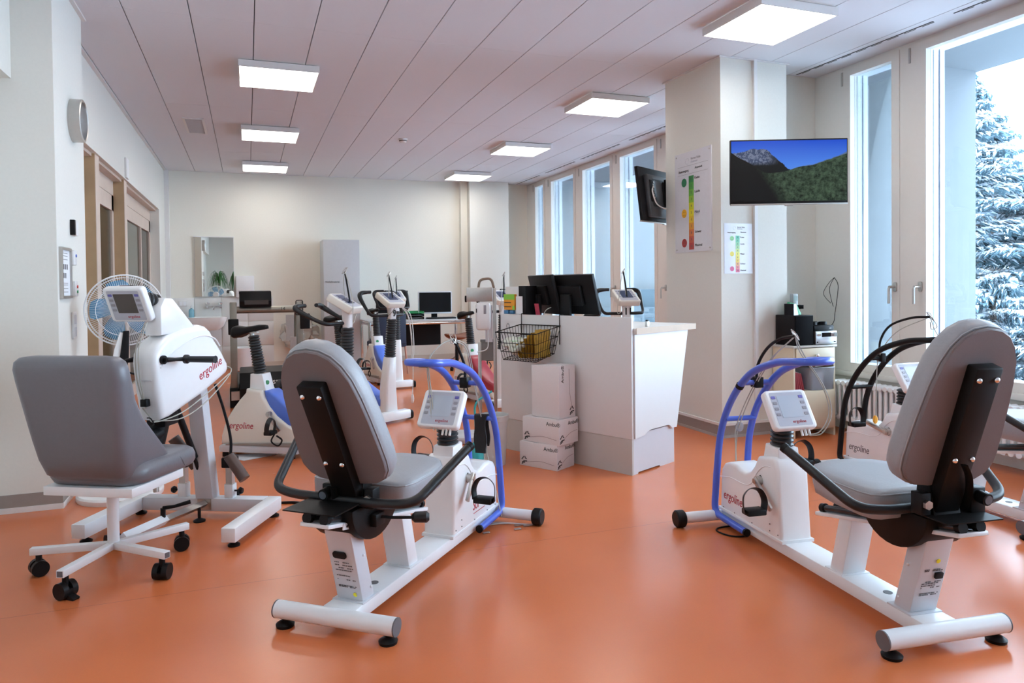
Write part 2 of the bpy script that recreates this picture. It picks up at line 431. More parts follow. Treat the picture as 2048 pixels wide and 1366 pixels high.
# ---- windows
def outer(n_, y0, y1, z0=.48, z1=2.945):
    pass
def window(idx, f0, f1, g0, g1, handle=None, zb=.55, zt=2.878):
    """leaf frame f0..f1 (y), glass g0..g1"""
    yc = (f0+f1)/2; d = sempty('window_%d' % idx, (XR, yc, 0))
    y = lambda v: v-yc
    b = NB()
    zf0, zf1 = zb-.07, zt+.062
    bx(b, .0, .07, y(f0), y(g0), zf0, zf1); bx(b, .0, .07, y(g1), y(f1), zf0, zf1)
    bx(b, .0, .07, y(g0), y(g1), zf0, zb); bx(b, .0, .07, y(g0), y(g1), zt, zf1)
    ob('sash', b, WFRAME, d)
    b = NB(); bx(b, .045, .05, y(g0), y(g1), zb, zt); ob('pane', b, GLASS, d)
    # outer casing behind the sash: two slim jamb profiles on each side
    b = NB()
    for s, g in ((1, g1), (-1, g0)):
        bx(b, .07, .13, y(g)-.0+s*.002, y(g)+s*.05, zb-.03, zt+.05)
        bx(b, .13, .20, y(g)+s*.012, y(g)+s*.05, zb-.03, zt+.05)
        bx(b, .135, .155, y(g)-s*.004, y(g)+s*.02, zb-.03, zt+.05)
    bx(b, .07, .20, y(g0)-.05, y(g1)+.05, zt+.01, zt+.05); bx(b, .07, .22, y(g0)-.05, y(g1)+.05, zb-.05, zb-.012)
    ob('outer_casing', b, mat('outer_casing_white', (.72, .78, .84), .4), d)
    b = NB()
    for s, g in ((1, g1),):
        bx(b, .128, .133, y(g)+s*.0, y(g)+s*.006, zb, zt); bx(b, .072, .078, y(g)-s*.001, y(g)+s*.002, zb, zt)
    ob('gasket', b, mat('gasket_blue_grey', (.06, .10, .17), .6), d)
    if handle is not None:
        h = NB(); cyl(h, (-.055, 0, 0), (0, 0, 0), .010, n=12)
        tube(h, fillet([(0, 0, 0), (-.058, 0, 0), (-.058, .0, -.125)], .02), .0095, n=10)
        ho = ob('window_handle', h, STEEL, d); ho.location = (-.012, y(handle), 1.165)
        r = NB(); prism(r, rrect(.03, .072, .012), 0, .012, Matrix(((0, 0, -1, 0), (1, 0, 0, 0), (0, 1, 0, 0), (0, 0, 0, 1))), bev=.002)
        ro = ob('rosette', r, STEEL, ho); ro.location = (.012, 0, 0)
    # hinge cap at the top
    b = NB(); bx(b, -.008, 0, y(f1)-.018, y(f1)-.004, zf1-.13, zf1-.02); ob('hinge', b, STEEL, d)
    return d
LE = [(1, 4.01, 4.565, 4.08, 4.475, 4.045), (2, 2.84, 3.93, 2.96, 3.787, 3.83), (3, 1.70, 2.80, 1.83, 2.66, None), (4, .55, 1.66, .70, 1.50, None),
      (5, -.60, .50, -.45, .36, None), (6, -1.75, -.65, -1.6, -.78, None),
      (7, 10.80, 11.30, 10.87, 11.215, None), (8, 9.64, 10.66, 9.71, 10.54, None), (9, 8.49, 9.52, 8.56, 9.395, None),
      (10, 7.385, 8.39, 7.45, 8.28, 8.43), (11, 6.20, 7.30, 6.32, 7.13, 7.20), (12, 5.45, 6.12, 5.52, 6.0, None)]
for a in LE:
    window(a[0], a[1], a[2], a[3], a[4], a[5])
# fixed frame posts between sashes + sill wall + header
b = NB(); bx(b, XR+.012, XR+.2, YF, YB, 2.94, ZC+.03); struct('wall_window_header', b, WFRAME)
b = NB(); bx(b, XR, XR+.3, YF, YB, 0, .475); struct('wall_window_sill', b, WALL)
b = NB(); bx(b, XR-.03, XR+.02, -2.5, 4.66, .44, .482, bev=.004); bx(b, XR-.03, XR+.02, 5.39, 11.45, .44, .482, bev=.004); struct('trim_9', b, WFRAME)
ys = sorted([(a[1], a[2]) for a in LE])
b = NB(); prev = YF
for (f0, f1) in ys+[(YB, YB)]:
    if f0-prev > .004:
        bx(b, XR+.006, XR+.2, prev, f0, .47, 2.95)
    prev = f1
struct('wall_window_posts', b, WFRAME)

# ================================================================== OUTSIDE
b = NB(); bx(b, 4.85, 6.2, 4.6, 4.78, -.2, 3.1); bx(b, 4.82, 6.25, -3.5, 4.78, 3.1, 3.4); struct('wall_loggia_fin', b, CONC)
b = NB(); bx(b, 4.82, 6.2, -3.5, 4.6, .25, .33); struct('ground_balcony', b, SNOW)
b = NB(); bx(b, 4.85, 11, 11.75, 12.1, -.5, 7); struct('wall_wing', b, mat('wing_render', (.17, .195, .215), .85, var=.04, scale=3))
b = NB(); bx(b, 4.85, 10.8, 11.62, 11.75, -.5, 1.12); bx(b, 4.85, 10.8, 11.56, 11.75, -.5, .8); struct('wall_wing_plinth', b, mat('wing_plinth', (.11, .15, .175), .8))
b = NB(); bx(b, 4.85, 60, -30, 60, -1.2, -1.0); struct('ground_snow', b, SNOWG)
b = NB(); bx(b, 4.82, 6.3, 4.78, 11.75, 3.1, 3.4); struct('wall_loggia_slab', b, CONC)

def conifer(name, loc, h, rad, seed, dens, label, drop=.25):
    rnd = random.Random(seed)
    t = thing(name, label, 'tree', loc)
    b = NB(); cyl(b, (0, 0, 0), (0, 0, h*.97), .03*h, .01, n=10); ob('trunk', b, BARK, t)
    g = NB(); s = NB(); br = NB()
    nb = int(dens)
    for i in range(nb):
        f = (i+.5)/nb; z = h*(.06+.92*f**.85); rr = rad*(1-f**1.2)*rnd.uniform(.75, 1.1)+.12
        a = rnd.uniform(0, 6.283); d = Vector((math.cos(a), math.sin(a), 0)); side_ = Vector((-d.y, d.x, 0))
        tip = Vector((0, 0, z))+d*rr+Vector((0, 0, -drop*rr*rnd.uniform(.2, 1)+.15*rr))
        base = Vector((0, 0, z))
        tube(br, [base, (base+tip)/2+Vector((0, 0, .06*rr)), tip], .012, n=4, cap=False)
        nl = 26
        for j in range(nl):
            u = .18+.82*j/nl; c = base.lerp(tip, u)+Vector((0, 0, .24*rr*u*(1-u)))
            for q in (-1, 1):
                L = (.10+.30*(1-abs(u-.55)))*rr*.55*rnd.uniform(.6, 1.15)+.05
                e = c+side_*q*L*.8+d*L*.55+Vector((rnd.uniform(-.04, .04), rnd.uniform(-.04, .04), rnd.uniform(-.12, .03)))
                wv = d*(.017+.014*rnd.random())*(rad/2)**.5
                for k in range(3):
                    f0, f1 = k/3, (k+1)/3
                    p, p2 = c.lerp(e, f0), c.lerp(e, f1)
                    jz = Vector((rnd.uniform(-.03, .03), rnd.uniform(-.03, .03), rnd.uniform(-.06, .01)))
                    vs = [g.verts.new(p-wv*1.4), g.verts.new(p+wv*1.4), g.verts.new(p2+jz)]; g.faces.new(vs)
                    if rnd.random() < .75:
                        off = Vector((0, 0, .022+.02*rnd.random()))
                        vs = [s.verts.new(p-wv*1.2+off), s.verts.new(p+wv*1.2+off), s.verts.new(p2+jz+off)]; s.faces.new(vs)
    ob('branch', br, BARK, t)
    o = ob('needles', g, NEEDLE, t, flat=True); o['kind'] = 'stuff'
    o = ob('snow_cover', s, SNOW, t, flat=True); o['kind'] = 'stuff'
    return t
conifer('snowy_conifer', (11.2, 8.55, -1), 5.9, 2.0, 3, 190, 'tall snowy fir whose upper branches reach out from behind the concrete fin')
conifer('snowy_conifer', (12.6, 8.15, -1), 4.3, 2.0, 5, 200, 'snow-laden fir at the right edge outside the big window')
conifer('snowy_conifer', (18.5, 13.2, -1), 6.4, 3.0, 8, 200, 'paler snowy fir standing farther back between the two nearer firs', drop=.1)
conifer('snowy_conifer', (8.9, 6.35, -1), 2.3, 1.35, 11, 120, 'low snow-covered shrub-like fir just outside the balcony')
conifer('snowy_conifer', (26.0, 18.4, -1), 7.6, 4.2, 14, 180, 'farthest snowy fir, filling the gap low in the big window')

# ================================================================== CEILING THINGS
LAMPM = mat('lamp_diffuser', (.9, .9, .9), .5, var=0, emit=((1, .97, .92), LAMP_E))
def ceiling_light(x, y, label):
    t = thing('ceiling_light', label, 'ceiling light', (x, y, ZC-.062), 0, 'square ceiling light panels')
    b = NB()
    for (a0, a1, c0, c1) in ((-.3, .3, -.3, -.292), (-.3, .3, .292, .3), (-.3, -.292, -.292, .292), (.292, .3, -.292, .292)): bx(b, a0, a1, c0, c1, 0, .052)
    bx(b, -.29, .29, -.29, .29, .045, .052); ob('frame', b, TRIMW, t)
    b = NB(); bx(b, -.292, .292, -.292, .292, .004, .010); ob('diffuser', b, LAMPM, t)
    b = NB(); bx(b, -.24, .24, -.24, .24, .05, .061); ob('mounting_plate', b, mat('lamp_mount', (.25, .24, .23), .7), t)
names = {(0, 2): 'nearest of the three ceiling lights in the left row', (0, 3): 'middle ceiling light of the left row', (0, 4): 'farthest ceiling light of the left row, above the mirror wall',
         (1, 1): 'largest ceiling light, at the top right above the television', (1, 2): 'ceiling light of the right row just left of the TV column',
         (1, 3): 'third ceiling light of the right row, above the computer monitors', (1, 4): 'farthest ceiling light of the right row, by the back pilaster',
         (0, 1): 'ceiling light of the left row just above the frame', (0, 0): 'ceiling light of the left row behind the photographer', (1, 0): 'ceiling light of the right row behind the photographer'}
for i, x in enumerate((.262, 3.255)):
    for j, y in enumerate((1.55, 3.85, 6.12, 8.42, 10.70)):
        ceiling_light(x, y, names[(i, j)])
t = thing('ceiling_vent', 'white square ventilation grille in the ceiling left of the lights', 'vent', (-.495, 8.37, ZC-.012))
b = NB()
for s in (-1, 1): bx(b, s*.092-.012, s*.092+.012, -.37, .37, 0, .012); bx(b, -.10, .10, s*.36-.012, s*.36+.012, 0, .012)
ob('frame', b, TRIMW, t)
b = NB(); bx(b, -.085, .085, -.35, .35, .006, .010); ob('backing', b, mat('vent_grey', (.42, .40, .40), .8), t)
b = NB()
for i in range(28): bx(b, -.08, .08, -.34+i*.025, -.332+i*.025, .002, .008)
o = ob('slats', b, mat('vent_slat', (.60, .57, .57), .6), t); o['kind'] = 'stuff'
t = thing('smoke_detector', 'small white smoke detector on the ceiling', 'detector', (1.758, 8.39, ZC))
lathe(b := NB(), [(0, -.045), (.03, -.045), (.045, -.03), (.045, -.012), (.055, -.01), (.055, 0), (0, 0)]); ob('housing', b, TRIMW, t)
cyl(b := NB(), (0, 0, -.03), (0, 0, -.022), .047, n=20); ob('grille', b, BLACK, t)

# ================================================================== LEFT PILLAR THINGS
px_ = -.98
t = thing('wall_clock', 'round brushed-metal wall clock high on the left pillar', 'clock', (px_, 4.99, 2.235))
Mx = Matrix(((0, 0, 1, 0), (1, 0, 0, 0), (0, 1, 0, 0), (0, 0, 0, 1)))
lathe(b := NB(), [(.125, 0), (.128, .0), (.128, .062), (.118, .066), (.112, .062), (.112, .018), (0, .018)], M=Mx, n=40); ob('case', b, STEEL, t)
cyl(b := NB(), (.019, 0, 0), (.021, 0, 0), .110, n=40); ob('dial', b, PAPER, t)
b = NB(); box(b, (.028, 0, .03), (.002, .007, .075)); ob('hour_hand', b, BLACK, t)
b = NB(); box(b, (.031, .035, -.0), (.002, .08, .005)); ob('minute_hand', b, BLACK, t)
b = NB()
for i in range(12):
    a = R(30*i); box(b, (0, 0, 0), (.002, .006, .02), Matrix.Translation((.0225, .093*math.sin(a), .093*math.cos(a))) @ Matrix.Rotation(-a, 4, 'X'))
ob('hour_marks', b, BLACK, t)['kind'] = 'stuff'
t = thing('thermostat', 'white thermostat with black strip on the left pillar below the clock', 'thermostat', (px_, 4.93, 1.58))
b = NB(); bx(b, 0, .022, -.05, .06, -.045, .045, bev=.003); ob('housing', b, TRIMW, t)
b = NB(); bx(b, .001, .026, -.062, -.032, -.045, .045, bev=.002); ob('strip', b, BLACK, t)
t = thing('framed_notice', 'silver-framed typed notice sheet on the left pillar', 'picture frame', (px_, 4.705, 1.305))
b = NB()
for (a0, a1, c0, c1) in ((-.115, -.10, -.145, .145), (.10, .115, -.145, .145), (-.1, .1, .13, .145), (-.1, .1, -.145, -.13)): bx(b, 0, .018, a0, a1, c0, c1)
ob('frame', b, STEEL, t)
b = NB(); bx(b, .004, .008, -.1, .1, -.13, .13); ob('sheet', b, PAPER, t)
b = NB()
for r_ in range(2):
    for c_ in range(3-r_): bx(b, .008, .0085, -.055+c_*.04, -.03+c_*.04, .02-r_*.05, .05-r_*.05)
for z in (.11, .095, .075, -.06, -.07, -.09, -.11): bx(b, .008, .0084, -.075, .05, z, z+.003)
o = ob('print', b, GREYT, t); o['kind'] = 'stuff'
for (y, z, lab, mk) in ((4.90, 1.40, 'white key switch with a blue dot on the left pillar', (.05, .1, .45)), (4.92, 1.215, 'white alarm switch with red and green buttons on the left pillar', (.6, .05, .03))):
    t = thing('wall_switch', lab, 'switch', (px_, y, z))
    b = NB(); bx(b, 0, .02, -.04, .04, -.045, .045, bev=.005); ob('plate', b, TRIMW, t)
    cyl(b := NB(), (.018, .01, .012), (.025, .01, .012), .009, n=12); ob('button', b, mat('btn%d' % int(z*1000), mk, .4), t)
    if z < 1.3:
        cyl(b := NB(), (.018, .01, -.018), (.025, .01, -.018), .009, n=12); ob('button', b, GREEN, t)
t = thing('wall_socket', 'white double power socket low on the left pillar', 'socket', (px_, 4.90, .997))
b = NB(); bx(b, 0, .012, -.045, .045, -.08, .08, bev=.003); ob('plate', b, TRIMW, t)
b = NB()
for z in (-.04, .035):
    for y in (-.018, .018): bx(b, .011, .0135, y-.010, y+.010, z-.028, z+.028)
ob('inset', b, GREYW, t)

# ================================================================== BACK WALL THINGS
t = thing('wall_mirror', 'rectangular mirror above the washbasin reflecting plants', 'mirror', (-.46, YB, 1.545))
b = NB(); bx(b, -.27, .27, -.028, -.024, -.445, .44); ob('mirror_glass', b, MIRR, t)
b = NB(); bx(b, -.275, .275, -.024, 0, -.45, .445); ob('backing', b, TRIMW, t)
b = NB(); bx(b, -.28, .28, -.05, 0, .44, .455); ob('top_rail', b, TRIMW, t)
wt = sempty('wall_tiles', (0, YB, 0)); tb = bx(NB(), -.183, .183, -.012, 0, -.183, .183, bev=.002); tp = None
for i in range(4):
    for j in range(3):
        loc = (-.93+.372*i, 0, .90-.372*j)
        if loc[0] > .3: continue
        if tp is None: tp = ob('tile', tb, TILE, wt); tp.location = loc
        else: inst(tp, loc, wt)
t = thing('washbasin', 'white wall-hung washbasin under the mirror', 'sink', (-.57, YB, .80))
b = NB()
sec = []
for (s, z, y) in ((.60, -.19, 0), (.85, -.13, 0), (.98, -.04, 0), (1, 0, 0), (.93, .0, 0), (.84, -.06, 0), (.5, -.12, 0)):
    sec.append([(x*s, -.24+yy*s, z) for (x, yy) in rrect(.56, .46, .10, 5)])
loft(b, sec); ob('basin', b, CERAM, t)
b = NB(); cyl(b, (0, -.22, -.32), (0, -.22, -.18), .02, n=12); tube(b, fillet([(0, -.22, -.30), (0, -.22, -.38), (0, -.0, -.38)], .04), .018, n=10); ob('trap', b, CHROME, t)
t = thing('wall_tap', 'chrome two-handle wall tap over the washbasin', 'tap', (-.475, YB-.012, .965))
b = NB(); tube(b, fillet([(-.10, -.03, -.02), (.10, -.03, -.02)], .01), .012, n=10); tube(b, fillet([(0, -.03, -.02), (0, -.10, -.02), (0, -.17, -.07)], .04), .011, n=10); ob('spout', b, CHROME, t)
for s in (-1, 1):
    b = NB(); cyl(b, (s*.09, 0, -.02), (s*.09, -.05, -.02), .02, n=14); lathe(b, [(0, 0), (.03, .005), (.034, .02), (.028, .035), (0, .04)], c=(s*.09, -.05, .012), n=14); ob('tap_knob', b, CHROME, t)
t = thing('soap_bottle', 'clear blue soap pump bottle standing on the washbasin edge', 'bottle', (-.78, YB-.10, .795))
lathe(b := NB(), [(0, 0), (.036, 0), (.038, .01), (.038, .10), (.03, .12), (.012, .13), (.012, .14), (0, .14)], n=18); ob('bottle_body', b, glassy('blue_liquid', (.45, .75, .85), dens=.4), t)
b = NB(); cyl(b, (0, 0, .14), (0, 0, .17), .008, n=10); box(b, (0, -.015, .172), (.012, .045, .01)); ob('pump', b, WHITEP, t)
t = thing('paper_towel_dispenser', 'white paper towel dispenser beside the mirror', 'dispenser', (-.033, YB, 1.24))
b = NB(); bx(b, -.13, .13, -.11, 0, -.16, .165, bev=.012); ob('housing', b, WHITEP, t)
b = NB(); bx(b, -.09, -.083, -.113, -.109, -.11, -.06); ob('lock', b, BLACK, t)
t = thing('wall_socket', 'white light switch in the tiles left of the tap', 'socket', (-.90, YB-.012, 1.0))
b = NB(); bx(b, -.06, .06, -.01, 0, -.045, .045, bev=.002); ob('plate', b, TRIMW, t)
b = NB(); bx(b, -.045, -.005, -.013, -.009, -.03, .03); bx(b, .005, .045, -.013, -.009, -.03, .03); ob('rocker', b, PAPER, t)
t = thing('sink_waste_bin', 'white waste bin beneath the washbasin behind the treadmill', 'bin', (-.08, YB-.25, 0))
lathe(b := NB(), [(0, 0), (.12, 0), (.14, .32), (.145, .33), (.138, .335), (.13, .32), (.11, .02), (0, .02)], n=24); ob('bucket', b, WHITEP, t)
t = thing('tall_cabinet', 'tall pale grey storage cabinet marked Notfallmaterial against the back wall', 'cabinet', (1.35, 11.31, 0))
b = NB(); bx(b, -.27, .27, -.22, .27, .06, 1.94); ob('body', b, mat('cabinet_grey', (.56, .58, .60), .5), t)
b = NB(); bx(b, -.268, .268, -.245, -.222, .07, 1.94, bev=.002); ob('door', b, mat('cabinet_grey', (.56, .58, .60), .5), t)
b = NB(); bx(b, -.26, .26, -.21, .27, 0, .06); ob('plinth', b, GREYW, t)
text('lettering', 'Notfallmaterial', .035, BLKT, t, (-.14, -.2465, 1.30), (1, 0, 0), (0, 0, 1))
b = NB(); bx(b, -.225, -.205, -.262, -.245, .92, 1.06); ob('handle', b, TRIMW, t)
# trash bag on wall
t = thing('bag_holder', 'clear plastic waste bags hanging on a wall hook behind the treadmill', 'bag', (.74, YB, .52))
b = NB(); g = bmesh.ops.create_icosphere(b, subdivisions=4, radius=1)['verts']
for v in g:
    n_ = noise.noise(v.co*2.2)+.5*noise.noise(v.co*6)
    v.co = Vector((v.co.x*.27, v.co.y*.09-.12, v.co.z*.24))*(1+.28*n_)
ob('bag', b, BAGPL, t)
b = NB(); g = bmesh.ops.create_icosphere(b, subdivisions=3, radius=1)['verts']
for v in g:
    n_ = noise.noise(v.co*3+Vector((5, 0, 0)))
    v.co = Vector((v.co.x*.16+.08, v.co.y*.06-.12, v.co.z*.14-.05))*(1+.2*n_)
ob('bag_filling', b, CERAM, t)
b = NB(); bx(b, -.03, .03, -.06, 0, .22, .25); ob('hook', b, STEEL, t)

# desk
DY = 10.30
t = thing('office_desk', 'grey-topped desk with chrome legs against the back wall', 'desk', (2.39, DY, 0))
b = NB(); bx(b, -.77, .77, 0, .8, .70, .725, bev=.003); ob('tabletop', b, mat('desk_top_grey', (.55, .57, .58), .4), t)
for (x, y) in ((-.75, .02), (.75, .02), (-.75, .78), (.75, .78)):
    b = NB(); cyl(b, (x, y, 0), (x, y, .70), .024, n=16); ob('leg', b, CHROME, t)
b = NB(); cyl(b, (-.75, .02, .67), (.75, .02, .67), .018, n=12); cyl(b, (-.75, .02, .67), (-.75, .78, .67), .018, n=12); cyl(b, (.75, .02, .67), (.75, .78, .67), .018, n=12); ob('rail', b, CHROME, t)
b = NB(); bx(b, -.30, .45, .60, .62, .30, .64); ob('modesty_panel', b, BLACK, t)
def monitor(name, label, loc, rz, w_, h_, zb, frame_m, scr_m, stand=True, tilt=0, group=None, parent_rot=0):
    t = thing(name, label, 'monitor', loc, rz, group)
    Mt = Matrix.Translation((0, 0, zb+h_/2)) @ Matrix.Rotation(tilt, 4, 'X')
    b = NB(); box(b, (0, 0, 0), (w_, .028, h_), Mt, bev=.004); ob('housing', b, frame_m, t)
    b = NB(); box(b, (0, -.0145, .004), (w_-.03, .002, h_-.035), Mt); ob('screen', b, scr_m, t)
    b = NB(); box(b, (0, .03, -.0), (w_*.55, .035, h_*.5), Mt, bev=.01); ob('rear_housing', b, BLACK, t)
    if stand:
        b = NB(); bx(b, -.045, .045, .045, .07, .01, zb+h_*.5, bev=.004); ob('stand', b, BLACK, t)
        b = NB(); prism(b, rrect(.20, .13, .03), 0, .012, Matrix.Translation((0, .02, 0)), bev=.003); ob('stand_base', b, BLACK, t)
    return t
monitor('desk_monitor', 'monitor with a silver bezel standing on the back desk', (2.71, DY+.42, .725), 0, .53, .34, .07, GREYW, SCREENOFF)
monitor('desk_monitor', 'black monitor on the left half of the back desk behind the bikes', (2.05, DY+.45, .725), R(8), .50, .34, .09, BLACK, SCREENOFF)
t = thing('keyboard', 'black keyboard on the back desk in front of the silver monitor', 'keyboard', (2.73, DY+.14, .727))
b = NB(); bx(b, -.22, .22, -.075, .075, 0, .02, bev=.004); ob('keyboard_case', b, BLACK, t)
b = NB()
for i in range(15):
    for j in range(5): bx(b, -.205+i*.0275, -.183+i*.0275, -.06+j*.025, -.04+j*.025, .018, .024)
ob('keys', b, mat('key_black', (.03, .03, .035), .5), t)['kind'] = 'stuff'
t = thing('computer_mouse', 'black mouse at the right end of the back desk', 'mouse', (3.02, DY+.15, .727))
sph(b := NB(), (0, 0, .012), .05, (.6, 1, .35)); ob('mouse_body', b, BLACK, t)
t = thing('letter_tray', 'green and black stacked letter tray on the back desk', 'tray', (2.35, DY+.3, .726))
for k, m_ in enumerate((BLACK, BLACK, GREEN)):
    b = NB(); z = k*.042
    bx(b, -.12, .12, -.16, .16, z, z+.006); bx(b, -.12, -.112, -.16, .16, z, z+.035); bx(b, .112, .12, -.16, .16, z, z+.035); bx(b, -.12, .12, .15, .16, z, z+.035); bx(b, -.12, .12, -.16, -.152, z, z+.018)
    ob('tray_tier', b, m_, t)
    if k < 2:
        b = NB(); bx(b, -.10, .10, -.15, .14, z+.008, z+.02); ob('paper_stack', b, PAPER, t)
# navy chair
t = thing('navy_chair', 'navy blue padded chair with slim wooden legs at the back desk', 'chair', (1.84, 9.75, 0), R(8))
b = NB(); bx(b, -.21, .21, -.04, .02, .42, .84, bev=.02); ob('backrest', b, NAVY, t)
b = NB(); bx(b, -.22, .22, -.02, .42, .38, .46, bev=.02); ob('seat', b, NAVY, t)
for (x, y) in ((-.2, 0), (.2, 0), (-.2, .40), (.2, .40)):
    b = NB(); cyl(b, (x, y, .40), (x*1.15, y*1.08-.02, 0), .014, .010, n=10); ob('leg', b, mat('chair_leg_wood', (.45, .22, .15), .5), t)
# stool
t = thing('saddle_stool', 'low brown leather saddle stool with black base in front of the desk', 'stool', (2.86, 10.05, 0), R(20))
b = NB(); g = bmesh.ops.create_uvsphere(b, u_segments=24, v_segments=12, radius=1)['verts']
for v in g:
    x, y, z = v.co; v.co = Vector((x*.21, y*.14*(1+.25*x), z*.045+.05*x*x+.47))
ob('seat', b, BROWNL, t)
b = NB(); cyl(b, (0, 0, .08), (0, 0, .45), .025, n=14); ob('gas_column', b, BLACK, t)
for k in range(5):
    a = R(72*k); d = Vector((math.cos(a), math.sin(a), 0))
    b = NB(); tube(b, [Vector((0, 0, .10)), d*.12+Vector((0, 0, .09)), d*.24+Vector((0, 0, .06))], .018, n=8); lg = ob('base_arm', b, BLACK, t)
    b = NB(); p = d*.24; q = Vector((-d.y, d.x, 0)); cyl(b, p+Vector((0, 0, .025))-q*.018, p+Vector((0, 0, .025))+q*.018, .025, n=14); ob('caster', b, BLACK, lg)
b = NB(); tube(b, smooth_path([(.1, .12, .35), (.2, .2, .25), (.05, .15, .15), (-.15, .1, .12), (-.3, .2, .05)]), .006, n=6); ob('cable', b, BLACK, t)

# treadmill
t = thing('treadmill', 'treadmill with grey steel frame and black motor hood near the washbasin', 'treadmill', (.17, 7.80, 0))
GS = mat('treadmill_grey', (.27, .255, .22), .35, .6)
for (x, nm) in ((-.31, 'left'), (.34, 'right')):
    b = NB(); bx(b, x-.033, x+.033, -.04, .04, .08, 1.07, bev=.006); ob('upright_post', b, GS, t)
    b = NB(); bx(b, x-.045, x+.045, -.06, 1.5, .0, .20, bev=.006); ob('side_rail', b, BLACK, t)
    b = NB(); tube(b, fillet([(x, .02, .98), (x, .55, .96), (x, .60, .9), (x, .62, .2)], .08), .022, n=10); ob('handrail', b, GS, t)
b = NB(); cyl(b, (-.31, 0, .99), (.34, 0, .99), .036, n=20); ob('crossbar', b, GS, t)
text('number', '14', .05, BLKT, t, (.17, -.0375, .995), (1, 0, 0), (0, 0, 1))
b = NB(); prism(b, [(-.08, .0), (-.10, .06), (-.04, .16), (.12, .165), (.14, .02)], -.16, .15, Matrix(((0, 0, 1, -.09), (1, 0, 0, 0), (0, 1, 0, 1.02), (0, 0, 0, 1))), bev=.01); cs = ob('console', b, BLACK, t)
b = NB(); bx(b, -.20, .03, -.105, -.098, 1.045, 1.09); ob('console_panel', b, mat('console_brown', (.05, .04, .035), .4), cs)
b = NB(); prism(b, [(-.20, .03), (-.22, .20), (-.12, .35), (.30, .37), (.34, .10), (.34, .03)], -.26, .29, Matrix(((0, 0, 1, 0), (1, 0, 0, .05), (0, 1, 0, 0), (0, 0, 0, 1))), bev=.012); ob('motor_hood', b, BLACK, t)
text('lettering', 'cosmos', .085, TRIMW, t, (.10, -.172, .262), (1, 0, 0), (0, 0, 1))
b = NB(); bx(b, -.25, .28, .35, 1.48, .15, .17); ob('running_belt', b, RUBBER, t)
b = NB(); bx(b, .20, .28, -.03, -.01, .66, .93); bx(b, .24, .30, -.05, -.02, .40, .70); ob('link_arm', b, STEEL, t)
for (x, z) in ((-.31, .84), (.39, .88)):
    b = NB(); bx(b, x-.05, x+.05, -.055, -.03, z-.10, z+.06, bev=.008); ob('hand_grip', b, BLACK, t)
b = NB(); tube(b, fillet([(.30, -.045, .93), (.30, -.045, 1.08), (.37, -.045, 1.08), (.37, -.045, .93), (.30, -.045, .93)], .02), .005, n=6); ob('safety_clip', b, BLACK, t)
b = NB(); bx(b, -.34, -.22, -.10, -.05, .08, .17); ob('front_plate', b, STEEL, t)
cyl(b := NB(), (-.24, -.12, .14), (-.24, -.09, .14), .018, n=12); ob('knob', b, WHITEP, t)

# ================================================================== TREADMILL NEIGHBOURS: BIKES
def display(parent, M, w_, h_, scr, letter=None, key_m=KEYB, name='display', deep=-.026, body=None):
    """console in the local xy-plane of M: x right, y up, z towards the reader"""
    b = NB(); prism(b, rrect(w_, h_, .018, 4), deep, .012, M, bev=.009, seg=3)
    d = ob(name, b, body or WHITEP, parent)
    b = NB(); prism(b, rrect(w_*.80, h_*.86, .006, 2), .010, .0128, M); ob('panel_foil', b, PANELG, d)
    b = NB(); prism(b, rrect(w_*.50, h_*.56, .003, 2), .012, .0138, M @ Matrix.Translation((0, h_*.06, 0))); ob('screen', b, scr, d)
    for s in (-1, 1):
        for k in range(4):
            b = NB(); prism(b, rrect(w_*.10, h_*.075, .003, 2), .012, .0145, M @ Matrix.Translation((s*w_*.33, h_*(.30-.145*k), 0)), bev=.0008, seg=1)
            ob('button', b, key_m if k == 0 else PANELD, d)
    if letter:
        text('lettering', 'ergoline', .020, letter, d, M @ Vector((w_*.10, -h_*.33, .0132)), (M.to_3x3() @ Vector((1, 0, 0))), (M.to_3x3() @ Vector((0, 1, 0))))
    return d
def bellows(parent, p0, p1, r0, r1, n, sq=1.0, name='bellows'):
    p0, p1 = Vector(p0), Vector(p1); L = (p1-p0).length; prof = [(0, 0)]
    for i in range(n):
        z = L*i/n; rr = r0+(r1-r0)*i/n
        prof += [(rr*.80, z), (rr, z+L/n*.35), (rr, z+L/n*.6), (rr*.80, z+L/n*.95)]
    prof += [(r1*.75, L), (0, L)]
    b = NB(); q = (p1-p0).to_track_quat('Z', 'Y').to_matrix().to_4x4(); q.translation = p0
    lathe(b, prof, n=20, M=q @ Matrix.Diagonal((1, sq, 1, 1))); return ob(name, b, BELLOW, parent, ang=25)
